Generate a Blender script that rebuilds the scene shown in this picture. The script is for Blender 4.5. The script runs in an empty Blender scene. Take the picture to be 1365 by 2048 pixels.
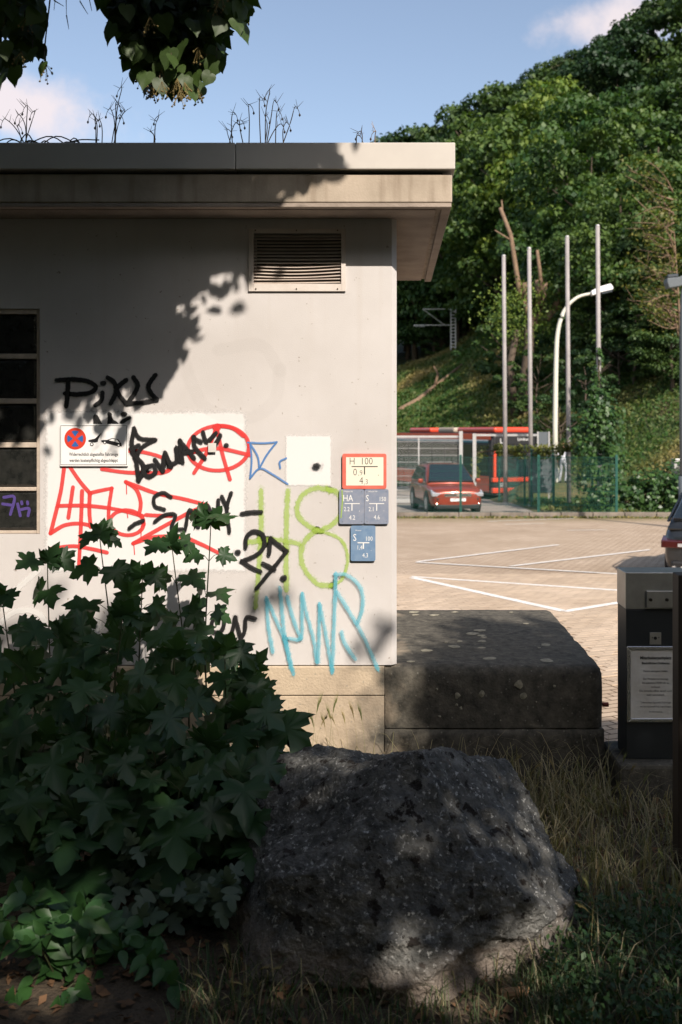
import bpy, bmesh, math, random
import numpy as np
from mathutils import Vector, Matrix, noise
R = math.radians
random.seed(7); RNG = np.random.default_rng(7)
sc = bpy.context.scene
COL = sc.collection

# ------------------------------------------------------------------ camera, sky, sun, exposure
F, CX, CY, EYE = 1990.0, 780.0, 862.0, 2.0           # focal length and vanishing point in photo pixels, eye height
cam_d = bpy.data.cameras.new('camera'); cam = bpy.data.objects.new('camera', cam_d); COL.objects.link(cam)
cam.location = (0, 0, EYE); cam.rotation_euler = (R(90), 0, 0)
cam_d.sensor_fit = 'HORIZONTAL'; cam_d.sensor_width = 24.0; cam_d.lens = 35.0
cam_d.shift_x = -(CX-682.5)/1365; cam_d.shift_y = -(1024-CY)/1365
cam_d.clip_start = 0.05; cam_d.clip_end = 2000
cam_d.dof.use_dof = True; cam_d.dof.focus_distance = 5.6; cam_d.dof.aperture_fstop = 3.2
sc.camera = cam

SUN = Vector((-0.45, 1.0, -0.887)).normalized()       # direction in which sunlight travels
w = bpy.data.worlds.new('World'); sc.world = w; w.use_nodes = True
nt = w.node_tree; nt.nodes.clear()
out = nt.nodes.new('ShaderNodeOutputWorld'); bg = nt.nodes.new('ShaderNodeBackground')
sky = nt.nodes.new('ShaderNodeTexSky'); sky.sky_type = 'NISHITA'; sky.sun_disc = False
sky.sun_elevation = math.asin(-SUN.z); sky.sun_rotation = math.atan2(-SUN.x, -SUN.y)
sky.air_density = 1.0; sky.dust_density = 1.6; sky.ozone_density = 1.0
bg.inputs[1].default_value = 0.145
# thin fair-weather clouds over the whole sky
tc = nt.nodes.new('ShaderNodeTexCoord')
mp = nt.nodes.new('ShaderNodeMapping'); mp.inputs['Scale'].default_value = (1.0, 1.0, 2.6); mp.inputs['Location'].default_value = (0.42, 0.0, 0.13)
nz = nt.nodes.new('ShaderNodeTexNoise'); nz.inputs['Scale'].default_value = 3.4; nz.inputs['Detail'].default_value = 9; nz.inputs['Roughness'].default_value = 0.55
rp = nt.nodes.new('ShaderNodeValToRGB'); rp.color_ramp.elements[0].position = 0.62; rp.color_ramp.elements[1].position = 0.80
rp.color_ramp.elements[1].color = (0.85, 0.85, 0.85, 1)
mxc = nt.nodes.new('ShaderNodeMixRGB'); mxc.inputs[2].default_value = (5.6, 4.9, 4.9, 1)
L = nt.links.new
L(tc.outputs['Generated'], mp.inputs[0]); L(mp.outputs[0], nz.inputs['Vector']); L(nz.outputs[0], rp.inputs[0])
def cloud_bank(c, s, prev):                            # a single cumulus: noise cut off outside an ellipsoid of directions
    m1 = nt.nodes.new('ShaderNodeVectorMath'); m1.operation = 'SUBTRACT'; m1.inputs[1].default_value = Vector(c).normalized()
    m2 = nt.nodes.new('ShaderNodeVectorMath'); m2.operation = 'DIVIDE'; m2.inputs[1].default_value = s
    m3 = nt.nodes.new('ShaderNodeVectorMath'); m3.operation = 'LENGTH'
    n = nt.nodes.new('ShaderNodeTexNoise'); n.inputs['Scale'].default_value = 9; n.inputs['Detail'].default_value = 8; n.inputs['Roughness'].default_value = .6
    a = nt.nodes.new('ShaderNodeMath'); a.operation = 'MULTIPLY_ADD'; a.inputs[1].default_value = 3.2
    r = nt.nodes.new('ShaderNodeMapRange'); r.interpolation_type = 'SMOOTHSTEP'; r.inputs[1].default_value = 2.75; r.inputs[2].default_value = 1.75; r.inputs[4].default_value = .85
    mx = nt.nodes.new('ShaderNodeMath'); mx.operation = 'MAXIMUM'
    L(tc.outputs['Generated'], m1.inputs[0]); L(m1.outputs[0], m2.inputs[0]); L(m2.outputs[0], m3.inputs[0]); L(tc.outputs['Generated'], n.inputs['Vector'])
    L(n.outputs[0], a.inputs[0]); L(m3.outputs['Value'], a.inputs[2]); L(a.outputs[0], r.inputs[0]); L(prev, mx.inputs[0]); L(r.outputs[0], mx.inputs[1]); return mx.outputs[0]
cl_ = cloud_bank((-.385, 1, .325), (.09, .2, .032), rp.outputs[0])
cl_ = cloud_bank((.225, 1, .41), (.06, .2, .028), cl_)
L(cl_, mxc.inputs[0]); hs = nt.nodes.new('ShaderNodeHueSaturation'); hs.inputs['Saturation'].default_value = .86; hs.inputs['Value'].default_value = 1.0   # thin summer haze
L(sky.outputs[0], hs.inputs['Color']); L(hs.outputs[0], mxc.inputs[1]); L(mxc.outputs[0], bg.inputs[0]); L(bg.outputs[0], out.inputs[0])

sun_d = bpy.data.lights.new('sun', 'SUN'); sun = bpy.data.objects.new('sun', sun_d); COL.objects.link(sun)
sun_d.energy = 5.0; sun_d.angle = R(0.53); sun_d.color = (1.0, 0.90, 0.80)
sun.rotation_euler = SUN.to_track_quat('-Z', 'Y').to_euler(); sun.location = (6, -12, 14)
vs = sc.view_settings
vs.view_transform = 'Standard'; vs.look = 'None'; vs.exposure = 0.3; vs.gamma = 1.0; vs.use_curve_mapping = False

# ------------------------------------------------------------------ helpers
def P(px, py, d):                                     # photo pixel at a known depth
    return Vector(((px-CX)/F*d, d, EYE+(CY-py)/F*d))
def zl(y): return -0.13-0.0241*(y-6.5)                # the car park falls gently away
def lot(px, py):                                      # photo pixel on the car park
    d = 1.9733/((py-CY)/F-0.0241)
    return Vector(((px-CX)/F*d, d, zl(d)))
WY = 5.70
def wx(px): return (px-CX)/F*WY
def wz(py): return EYE+(CY-py)/F*WY
def wm(o): return o.matrix_basis.copy() if o.parent is None else wm(o.parent) @ o.matrix_parent_inverse @ o.matrix_basis
def tag(o, label=None, cat=None, group=None, kind=None):
    if label: o['label'] = label
    if cat: o['category'] = cat
    if group: o['group'] = group
    if kind: o['kind'] = kind
    return o
def thing(name, loc, label, cat, group=None, rz=0.0):
    o = bpy.data.objects.new(name, None); COL.objects.link(o); o.empty_display_size = 0.1
    o.location = loc; o.rotation_euler = (0, 0, rz)
    return tag(o, label, cat, group)
def adopt(o, p):
    o.parent = p; o.matrix_parent_inverse = wm(p).inverted()
class MB:
    def __init__(s): s.v = []; s.f = []; s.m = []
    def add(s, vs, fs, mi=0):
        k = len(s.v); s.v += [tuple(v) for v in vs]
        s.f += [tuple(i+k for i in f) for f in fs]; s.m += [mi]*len(fs); return s
    def box(s, a, b, mi=0, M=None):
        x0, y0, z0 = a; x1, y1, z1 = b
        vs = [(x0,y0,z0),(x1,y0,z0),(x1,y1,z0),(x0,y1,z0),(x0,y0,z1),(x1,y0,z1),(x1,y1,z1),(x0,y1,z1)]
        if M is not None: vs = [M @ Vector(v) for v in vs]
        return s.add(vs, [(0,3,2,1),(4,5,6,7),(0,1,5,4),(1,2,6,5),(2,3,7,6),(3,0,4,7)], mi)
    def tube(s, pts, rad, n=8, mi=0, caps=True):
        pts = [Vector(p) for p in pts]
        if not hasattr(rad, '__len__'): rad = [rad]*len(pts)
        vs = []; up = Vector((0, 0, 1))
        for i, p in enumerate(pts):
            t = (pts[min(i+1, len(pts)-1)]-pts[max(i-1, 0)])
            t = t.normalized() if t.length > 1e-9 else Vector((0, 0, 1))
            a = t.cross(up if abs(t.z) < .95 else Vector((1, 0, 0))).normalized(); b = t.cross(a)
            for k in range(n):
                q = 2*math.pi*k/n; vs.append(p+(a*math.cos(q)+b*math.sin(q))*rad[i])
        fs = []
        for i in range(len(pts)-1):
            for k in range(n):
                k2 = (k+1) % n; fs.append((i*n+k, i*n+k2, (i+1)*n+k2, (i+1)*n+k))
        if caps: fs.append(tuple(range(n-1, -1, -1))); fs.append(tuple((len(pts)-1)*n+k for k in range(n)))
        return s.add(vs, fs, mi)
    def prism(s, poly, y0, y1, mi=0):                  # polygon in x,z extruded along y
        n = len(poly); vs = [(x, y0, z) for x, z in poly]+[(x, y1, z) for x, z in poly]
        fs = [tuple(range(n)), tuple(range(2*n-1, n-1, -1))]+[(i, i+n, (i+1) % n+n, (i+1) % n) for i in range(n)]
        return s.add(vs, fs, mi)
    def build(s, name, mats, parent=None, smooth=False, bevel=0, M=None, origin=None, recalc=True, seg=2):
        vs = s.v if M is None else [tuple(M @ Vector(v)) for v in s.v]
        A = np.array(vs, dtype=float)
        if origin is None:
            lo, hi = A.min(0), A.max(0); origin = ((lo[0]+hi[0])/2, (lo[1]+hi[1])/2, lo[2])
        A = A-np.array(origin)
        me = bpy.data.meshes.new(name); me.from_pydata(A.tolist(), [], s.f)
        for m in (mats if isinstance(mats, (list, tuple)) else [mats]): me.materials.append(m)
        me.polygons.foreach_set('material_index', s.m)
        if recalc:
            b = bmesh.new(); b.from_mesh(me); bmesh.ops.recalc_face_normals(b, faces=b.faces); b.to_mesh(me); b.free()
        if smooth: me.polygons.foreach_set('use_smooth', [True]*len(me.polygons))
        o = bpy.data.objects.new(name, me); COL.objects.link(o); o.location = origin
        if bevel:
            m = o.modifiers.new('bevel', 'BEVEL'); m.width = bevel; m.segments = seg; m.limit_method = 'ANGLE'
        if parent: adopt(o, parent)
        return o
def copy_tree(o, parent=None):
    c = o.copy(); COL.objects.link(c); c.parent = parent
    for ch in list(o.children): copy_tree(ch, c)
    return c
def rrect(x0, z0, x1, z1, r, n=5):
    p = []
    for cx, cz, a0 in ((x1-r, z1-r, 0), (x0+r, z1-r, 90), (x0+r, z0+r, 180), (x1-r, z0+r, 270)):
        for k in range(n+1):
            a = R(a0+90*k/n); p.append((cx+r*math.cos(a), cz+r*math.sin(a)))
    return p
def smooth_path(pts, n=8):
    pts = [Vector(p) for p in pts]
    if len(pts) == 2: return [pts[0].lerp(pts[1], i/6) for i in range(7)]
    res = []
    Q = [pts[0]*2-pts[1]]+pts+[pts[-1]*2-pts[-2]]
    for i in range(1, len(Q)-2):
        a, b, c, d = Q[i-1], Q[i], Q[i+1], Q[i+2]
        for k in range(n):
            t = k/n
            res.append(.5*((2*b)+(c-a)*t+(2*a-5*b+4*c-d)*t*t+(3*b-a-3*c+d)*t**3))
    return res+[pts[-1]]

# ------------------------------------------------------------------ materials
def mat(name, col, rough=.75, metal=0., col2=None, scale=4., bump=0., bscale=60., detail=6, lo=.35, hi=.65, spec=.4, coat=0., vec=None, bdist=.01):
    m = bpy.data.materials.new(name); m.use_nodes = True; t = m.node_tree; N = t.nodes; k = t.links.new
    b = N['Principled BSDF']; b.inputs['Base Color'].default_value = (*col, 1); b.inputs['Roughness'].default_value = rough
    b.inputs['Metallic'].default_value = metal; b.inputs['Specular IOR Level'].default_value = spec
    b.inputs['Coat Weight'].default_value = coat; b.inputs['Coat Roughness'].default_value = .06
    g = N.new('ShaderNodeNewGeometry')
    if col2:
        n = N.new('ShaderNodeTexNoise'); n.inputs['Scale'].default_value = scale; n.inputs['Detail'].default_value = detail; n.inputs['Roughness'].default_value = .62
        r = N.new('ShaderNodeValToRGB'); r.color_ramp.elements[0].position = lo; r.color_ramp.elements[1].position = hi
        r.color_ramp.elements[0].color = (*col, 1); r.color_ramp.elements[1].color = (*col2, 1)
        k(g.outputs['Position'], n.inputs['Vector']); k(n.outputs[0], r.inputs[0]); k(r.outputs[0], b.inputs['Base Color'])
    if bump:
        n2 = N.new('ShaderNodeTexNoise'); n2.inputs['Scale'].default_value = bscale; n2.inputs['Detail'].default_value = 5
        bp = N.new('ShaderNodeBump'); bp.inputs['Strength'].default_value = bump; bp.inputs['Distance'].default_value = bdist
        k(g.outputs['Position'], n2.inputs['Vector']); k(n2.outputs[0], bp.inputs['Height']); k(bp.outputs[0], b.inputs['Normal'])
    return m
def leafmat(name, c1, c2, trans=.3, rough=.5, attr=True, spec=.35):
    m = bpy.data.materials.new(name); m.use_nodes = True; t = m.node_tree; N = t.nodes; k = t.links.new
    b = N['Principled BSDF']; b.inputs['Roughness'].default_value = rough; b.inputs['Specular IOR Level'].default_value = spec
    mixc = N.new('ShaderNodeMixRGB'); mixc.inputs[1].default_value = (*c1, 1); mixc.inputs[2].default_value = (*c2, 1)
    if attr:
        a = N.new('ShaderNodeAttribute'); a.attribute_name = 'var'; k(a.outputs['Fac'], mixc.inputs[0])
        if name.startswith('foliage'):                  # every tree has a slightly different green
            oi = N.new('ShaderNodeObjectInfo'); tint = N.new('ShaderNodeValToRGB'); tint.color_ramp.elements[0].color = (.62, .72, .80, 1); tint.color_ramp.elements[1].color = (1.75, 1.42, 1.0, 1)
            k(oi.outputs['Random'], tint.inputs[0]); mt = N.new('ShaderNodeMixRGB'); mt.blend_type = 'MULTIPLY'; mt.inputs[0].default_value = 1; k(mixc.outputs[0], mt.inputs[1]); k(tint.outputs[0], mt.inputs[2]); mixc = mt
    else:
        oi = N.new('ShaderNodeObjectInfo'); g = N.new('ShaderNodeNewGeometry'); n = N.new('ShaderNodeTexNoise'); n.inputs['Scale'].default_value = 25
        k(g.outputs['Position'], n.inputs['Vector']); ad = N.new('ShaderNodeMath'); ad.operation = 'MULTIPLY_ADD'; ad.inputs[1].default_value = .6
        k(oi.outputs['Random'], ad.inputs[0]); mu = N.new('ShaderNodeMath'); mu.operation = 'MULTIPLY'; mu.inputs[1].default_value = .4
        k(n.outputs[0], mu.inputs[0]); k(mu.outputs[0], ad.inputs[2]); k(ad.outputs[0], mixc.inputs[0])
    k(mixc.outputs[0], b.inputs['Base Color'])
    tr = N.new('ShaderNodeBsdfTranslucent'); br = N.new('ShaderNodeMixRGB'); br.blend_type = 'MULTIPLY'; br.inputs[0].default_value = 1
    br.inputs[2].default_value = (1.3, 1.45, .5, 1); k(mixc.outputs[0], br.inputs[1]); k(br.outputs[0], tr.inputs[0])
    ms = N.new('ShaderNodeMixShader'); ms.inputs[0].default_value = trans
    k(b.outputs[0], ms.inputs[1]); k(tr.outputs[0], ms.inputs[2]); k(ms.outputs[0], N['Material Output'].inputs[0])
    return m
def spray(name, col, dens=.95, rough=.6, grain=.25):
    """paint film: 'a' fades towards the edge of a stroke"""
    m = bpy.data.materials.new(name); m.use_nodes = True; t = m.node_tree; N = t.nodes; k = t.links.new
    b = N['Principled BSDF']; b.inputs['Base Color'].default_value = (*col, 1); b.inputs['Roughness'].default_value = rough; b.inputs['Specular IOR Level'].default_value = .3
    a = N.new('ShaderNodeAttribute'); a.attribute_name = 'a'
    g = N.new('ShaderNodeNewGeometry'); n = N.new('ShaderNodeTexNoise'); n.inputs['Scale'].default_value = 55; n.inputs['Detail'].default_value = 6
    k(g.outputs['Position'], n.inputs['Vector'])
    s1 = N.new('ShaderNodeMath'); s1.operation = 'MULTIPLY_ADD'; s1.inputs[1].default_value = grain*2; s1.inputs[2].default_value = -grain
    k(n.outputs[0], s1.inputs[0])
    ad = N.new('ShaderNodeMath'); ad.operation = 'ADD'; k(a.outputs['Fac'], ad.inputs[0]); k(s1.outputs[0], ad.inputs[1])
    r = N.new('ShaderNodeMapRange'); r.interpolation_type = 'SMOOTHSTEP'; r.inputs[1].default_value = .12; r.inputs[2].default_value = .75; r.inputs[4].default_value = dens
    k(ad.outputs[0], r.inputs[0])
    tr = N.new('ShaderNodeBsdfTransparent'); ms = N.new('ShaderNodeMixShader')
    k(r.outputs[0], ms.inputs[0]); k(tr.outputs[0], ms.inputs[1]); k(b.outputs[0], ms.inputs[2]); k(ms.outputs[0], N['Material Output'].inputs[0])
    return m

M = {}
def setup_materials():
    # painted render, with grime, faint streaks and pin holes
    m = mat('wall_paint', (.60, .572, .55), .85, col2=(.53, .50, .475), scale=1.3, bump=.25, bscale=180, bdist=.004)
    t = m.node_tree; N = t.nodes; k = t.links.new; b = N['Principled BSDF']; src = b.inputs['Base Color'].links[0].from_socket
    g = N.new('ShaderNodeNewGeometry'); v = N.new('ShaderNodeTexNoise'); v.inputs['Scale'].default_value = 38; v.inputs['Detail'].default_value = 2
    r = N.new('ShaderNodeValToRGB'); r.color_ramp.elements[0].position = .72; r.color_ramp.elements[1].position = .78
    k(g.outputs['Position'], v.inputs['Vector']); k(v.outputs[0], r.inputs[0])
    mx = N.new('ShaderNodeMixRGB'); mx.inputs[2].default_value = (.30, .26, .22, 1); k(r.outputs[0], mx.inputs[0]); k(src, mx.inputs[1])
    st = N.new('ShaderNodeMapping'); st.inputs['Scale'].default_value = (9, 9, .5); n2 = N.new('ShaderNodeTexNoise'); n2.inputs['Scale'].default_value = 1.6; n2.inputs['Detail'].default_value = 7
    k(g.outputs['Position'], st.inputs[0]); k(st.outputs[0], n2.inputs['Vector'])
    r2 = N.new('ShaderNodeValToRGB'); r2.color_ramp.elements[0].position = .55; r2.color_ramp.elements[1].position = .85; r2.color_ramp.elements[1].color = (.35, .35, .35, 1)
    k(n2.outputs[0], r2.inputs[0]); mx2 = N.new('ShaderNodeMixRGB'); mx2.inputs[2].default_value = (.5, .45, .4, 1)
    k(r2.outputs[0], mx2.inputs[0]); k(mx.outputs[0], mx2.inputs[1]); k(mx2.outputs[0], b.inputs['Base Color'])
    M['wall'] = m
    M['coping'] = mat('coping_metal', (.60, .56, .50), .55, 0, col2=(.54, .50, .45), scale=2)
    M['fascia'] = mat('fascia_concrete', (.50, .42, .33), .9, col2=(.36, .30, .23), scale=3.5, bump=.14, bscale=90)
    m = M['fascia']; t = m.node_tree; N = t.nodes; k = t.links.new; b = N['Principled BSDF']; src = b.inputs['Base Color'].links[0].from_socket   # rain streaks
    g = N.new('ShaderNodeNewGeometry'); st = N.new('ShaderNodeMapping'); st.inputs['Scale'].default_value = (7, 7, .7); n2 = N.new('ShaderNodeTexNoise'); n2.inputs['Scale'].default_value = 2.2; n2.inputs['Detail'].default_value = 9
    k(g.outputs['Position'], st.inputs[0]); k(st.outputs[0], n2.inputs['Vector']); r2 = N.new('ShaderNodeMapRange'); r2.inputs[1].default_value = .5; r2.inputs[2].default_value = .72; r2.inputs[4].default_value = .6; k(n2.outputs[0], r2.inputs[0])
    mx2 = N.new('ShaderNodeMixRGB'); mx2.inputs[2].default_value = (.22, .165, .115, 1); k(r2.outputs[0], mx2.inputs[0]); k(src, mx2.inputs[1]); k(mx2.outputs[0], b.inputs['Base Color'])
    M['soffit'] = mat('soffit_concrete', (.40, .33, .27), .9, col2=(.28, .23, .19), scale=4, bump=.3, bscale=60)
    M['groove'] = mat('groove_dark', (.05, .045, .04), .9)
    # plinth and platform: tan concrete that turns black with crust towards the open platform
    m = mat('base_concrete', (.52, .42, .30), .92, col2=(.40, .32, .23), scale=5, bump=.35, bscale=70, bdist=.012)
    t = m.node_tree; N = t.nodes; k = t.links.new; b = N['Principled BSDF']; src = b.inputs['Base Color'].links[0].from_socket
    g = N.new('ShaderNodeNewGeometry'); sx = N.new('ShaderNodeSeparateXYZ'); k(g.outputs['Position'], sx.inputs[0])
    n = N.new('ShaderNodeTexNoise'); n.inputs['Scale'].default_value = 6; n.inputs['Detail'].default_value = 8
    k(g.outputs['Position'], n.inputs['Vector'])
    ma = N.new('ShaderNodeMath'); ma.operation = 'MULTIPLY_ADD'; ma.inputs[1].default_value = .75; k(n.outputs[0], ma.inputs[0]); k(sx.outputs[0], ma.inputs[2])
    mr = N.new('ShaderNodeMapRange'); mr.inputs[1].default_value = .12; mr.inputs[2].default_value = .45; k(ma.outputs[0], mr.inputs[0])
    crust = N.new('ShaderNodeValToRGB'); crust.color_ramp.elements[0].position = .3; crust.color_ramp.elements[1].position = .75
    crust.color_ramp.elements[0].color = (.026, .025, .021, 1); crust.color_ramp.elements[1].color = (.16, .145, .115, 1)
    n3 = N.new('ShaderNodeTexNoise'); n3.inputs['Scale'].default_value = 17; n3.inputs['Detail'].default_value = 10; n3.inputs['Roughness'].default_value = .7
    k(g.outputs['Position'], n3.inputs['Vector']); k(n3.outputs[0], crust.inputs[0])
    mx = N.new('ShaderNodeMixRGB'); k(mr.outputs[0], mx.inputs[0]); k(src, mx.inputs[1]); k(crust.outputs[0], mx.inputs[2])
    sp = N.new('ShaderNodeTexVoronoi'); sp.inputs['Scale'].default_value = 26; k(g.outputs['Position'], sp.inputs['Vector'])
    rs = N.new('ShaderNodeValToRGB'); rs.color_ramp.elements[0].position = .10; rs.color_ramp.elements[1].position = .16
    rs.color_ramp.elements[0].color = (1, 1, 1, 1); rs.color_ramp.elements[1].color = (0, 0, 0, 1); k(sp.outputs['Distance'], rs.inputs[0])
    mx3 = N.new('ShaderNodeMixRGB'); mx3.inputs[2].default_value = (.24, .23, .19, 1); mm = N.new('ShaderNodeMath'); mm.operation = 'MULTIPLY'; mm.inputs[1].default_value = .55
    k(rs.outputs[0], mm.inputs[0]); k(mm.outputs[0], mx3.inputs[0]); k(mx.outputs[0], mx3.inputs[1]); k(mx3.outputs[0], b.inputs['Base Color'])
    M['base'] = m
    M['lichen'] = mat('lichen_pale', (.36, .33, .25), .95, col2=(.20, .19, .14), scale=40)
    M['frame_mortar'] = mat('window_mortar', (.56, .47, .38), .9, col2=(.42, .35, .28), scale=14, bump=.3)
    M['glass_block'] = mat('block_glass', (.012, .013, .012), .12, col2=(.03, .03, .027), scale=18, bump=.35, bscale=22, spec=.6)
    M['vent'] = mat('vent_paint', (.66, .60, .54), .6, col2=(.58, .51, .45), scale=8)
    M['slat'] = mat('vent_slat', (.60, .52, .45), .55, col2=(.50, .43, .37), scale=12)
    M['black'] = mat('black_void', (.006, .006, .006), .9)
    M['screw'] = mat('screw_rust', (.10, .07, .05), .6, .6)
    M['white_sign'] = mat('sign_white', (.82, .81, .79), .35)
    M['ink'] = mat('sign_black', (.012, .012, .013), .5)
    M['sign_red'] = mat('sign_red', (.62, .05, .025), .4)
    M['sign_blue'] = mat('sign_blue', (.03, .12, .36), .4)
    M['hyd_red'] = mat('hydrant_red', (.70, .17, .12), .5, col2=(.62, .13, .09), scale=20)
    M['hyd_cream'] = mat('hydrant_cream', (.80, .74, .60), .45)
    M['plate_blue'] = mat('water_plate_faded', (.20, .24, .32), .45, col2=(.27, .29, .35), scale=25)
    M['plate_blue2'] = mat('water_plate_blue', (.13, .22, .35), .45, col2=(.19, .28, .40), scale=25)
    M['plate_text'] = mat('plate_white', (.78, .77, .74), .5)
    M['rubber'] = mat('backing_black', (.01, .01, .01), .7)
    M['steel'] = mat('brushed_steel', (.42, .42, .41), .38, .85, col2=(.34, .34, .33), scale=12)
    M['anthracite'] = mat('anthracite_steel', (.016, .02, .024), .42, .1, col2=(.022, .026, .03), scale=3)
    M['frame_alu'] = mat('clip_frame_aluminium', (.62, .62, .61), .25, .9)
    M['paper'] = mat('notice_paper', (.66, .64, .60), .5, col2=(.56, .53, .48), scale=9)
    M['post'] = mat('post_brown_steel', (.03, .022, .017), .6, .2)
    M['paver'] = None
    M['white_line'] = mat('road_paint', (.80, .77, .72), .8, col2=(.62, .56, .48), scale=7, lo=.5, hi=.8)
    M['soil'] = mat('soil', (.045, .034, .022), .95, col2=(.085, .063, .04), scale=9, bump=.9, bscale=40, bdist=.03)
    M['terrain'] = mat('hill_ground', (.045, .07, .018), .95, col2=(.13, .10, .05), scale=.28, bump=.4, bscale=2, lo=.48, hi=.68)
    M['asphalt'] = mat('service_road', (.30, .26, .22), .9, col2=(.24, .21, .18), scale=.8)
    M['kerb'] = mat('kerb_stone', (.24, .20, .16), .9, col2=(.13, .11, .09), scale=3, bump=.4)
    M['bark'] = mat('bark', (.075, .055, .04), .95, col2=(.12, .09, .065), scale=6, bump=.8, bscale=18, bdist=.03)
    M['bark_cut'] = mat('pruned_wood', (.24, .16, .10), .9, col2=(.15, .10, .065), scale=4)
    M['twig'] = mat('twig', (.07, .055, .03), .9)
    M['stem'] = mat('green_stem', (.05, .06, .022), .7)
    M['galv'] = mat('galvanised', (.52, .51, .49), .45, .5, col2=(.45, .44, .42), scale=5)
    M['pole'] = mat('flagpole_paint', (.34, .31, .295), .6, .0, col2=(.26, .24, .23), scale=3)
    M['lamp_paint'] = mat('lamp_paint', (.62, .60, .50), .45)
    M['lamp_white'] = mat('lamp_head', (.78, .77, .75), .4)
    M['green_fence'] = mat('fence_green', (.012, .085, .065), .5)
    M['red_paint'] = mat('car_red', (.26, .034, .014), .32, .25, coat=.5)
    M['grey_paint'] = mat('car_grey', (.022, .025, .028), .3, .2, coat=.6)
    M['car_glass'] = mat('car_glass', (.012, .018, .024), .06, 0, spec=.9)
    M['car_black'] = mat('car_plastic', (.015, .015, .016), .55)
    M['tyre'] = mat('tyre', (.012, .012, .012), .85)
    M['chrome'] = mat('chrome', (.75, .75, .75), .12, 1.)
    M['lamp_glass'] = mat('headlamp', (.55, .56, .58), .08, .4, spec=.9)
    M['tail'] = mat('tail_lamp', (.05, .005, .004), .12, 0, spec=.8, coat=1.)
    M['bus_red'] = mat('bus_red', (.62, .055, .02), .35, coat=.6)
    M['bus_teal'] = mat('bus_teal', (.03, .16, .20), .4)
    M['bus_white'] = mat('bus_white', (.7, .69, .67), .4)
    M['bus_beige'] = mat('bus_beige', (.42, .34, .26), .5)
    M['board'] = mat('board_grey', (.10, .115, .125), .6)
    M['skin'] = mat('skin', (.46, .25, .17), .55)
    M['shirt'] = mat('shirt_white', (.72, .73, .76), .85)
    M['trousers'] = mat('trousers_grey', (.36, .37, .40), .85)
    M['belt'] = mat('belt', (.02, .022, .03), .6)
    M['hair'] = mat('hair_ginger', (.20, .09, .04), .7)
    M['shoe'] = mat('shoe', (.03, .03, .03), .6)
    M['dry'] = mat('dry_stalk', (.16, .11, .06), .9)
    M['deadleaf'] = mat('dead_leaf', (.16, .085, .04), .9, col2=(.09, .05, .025), scale=8)
    M['maple'] = leafmat('maple_leaf', (.018, .050, .018), (.038, .086, .027), .24, .42, attr=False)
    M['glossy'] = leafmat('glossy_leaf', (.022, .066, .018), (.042, .112, .026), .25, .45, attr=False, spec=.4)
    M['greyleaf'] = leafmat('grey_leaf', (.05, .085, .055), (.085, .12, .08), .2, .5, attr=False)
    M['linden'] = leafmat('linden_leaf', (.030, .055, .014), (.055, .095, .02), .22, .5, attr=False)
    M['linden_c'] = leafmat('linden_crown', (.030, .055, .014), (.055, .095, .02), .12, .5)
    M['blossom'] = mat('linden_blossom', (.12, .09, .035), .8, col2=(.24, .18, .06), scale=60)
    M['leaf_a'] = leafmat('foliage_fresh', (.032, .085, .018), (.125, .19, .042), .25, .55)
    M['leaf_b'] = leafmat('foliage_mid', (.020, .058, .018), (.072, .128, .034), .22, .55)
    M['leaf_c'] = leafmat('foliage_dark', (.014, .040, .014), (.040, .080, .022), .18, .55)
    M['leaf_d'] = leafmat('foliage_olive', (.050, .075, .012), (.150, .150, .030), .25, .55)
    M['ivy'] = leafmat('ivy_leaf', (.018, .055, .015), (.075, .145, .03), .2, .4)
    M['grass'] = leafmat('grass_blade', (.032, .068, .020), (.36, .295, .18), .3, .6)
    M['verge'] = leafmat('verge_grass', (.045, .105, .020), (.30, .23, .09), .3, .6)
    M['barley'] = mat('barley_ear', (.34, .26, .12), .8, col2=(.22, .20, .07), scale=20)
    M['barley_green'] = mat('barley_green', (.13, .16, .05), .8, col2=(.2, .2, .07), scale=20)
    M['sp_black'] = spray('spray_black', (.012, .012, .012), .96, grain=.32)
    M['sp_red'] = spray('spray_red', (.74, .05, .045), .80, grain=.2)
    M['sp_green'] = spray('spray_lime', (.42, .60, .10), .52, grain=.4)
    M['sp_cyan'] = spray('spray_cyan', (.12, .50, .62), .54, grain=.35)
    M['sp_blue'] = spray('spray_blue', (.08, .22, .50), .8, grain=.25)
    M['sp_white'] = spray('spray_white', (.84, .83, .80), .6)
    M['sp_grey'] = spray('spray_ghost', (.52, .49, .46), .05)
    M['sp_purple'] = spray('spray_purple', (.09, .06, .24), .9)
    M['patch'] = spray('overpaint_white', (.74, .725, .705), .96, rough=.8, grain=.3)
setup_materials()

def text_mesh(s, size, name, m, parent, loc, sx=.85, align='CENTER', bold=0., rx=90, rz=0.):
    cu = bpy.data.curves.new('t', 'FONT'); cu.body = s; cu.size = size; cu.align_x = align; cu.offset = bold; cu.resolution_u = 2
    o = bpy.data.objects.new('t', cu); COL.objects.link(o)
    dg = bpy.context.evaluated_depsgraph_get(); me = bpy.data.meshes.new_from_object(o.evaluated_get(dg))
    bpy.data.objects.remove(o); bpy.data.curves.remove(cu)
    me.materials.clear(); me.materials.append(m)
    T = Matrix.Translation(loc) @ Matrix.Rotation(rz, 4, 'Z') @ Matrix.Rotation(R(rx), 4, 'X') @ Matrix.Diagonal((sx, 1, 1, 1))
    q = bpy.data.objects.new(name, me); COL.objects.link(q); q.matrix_basis = T
    if parent: adopt(q, parent)
    return q
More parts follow.
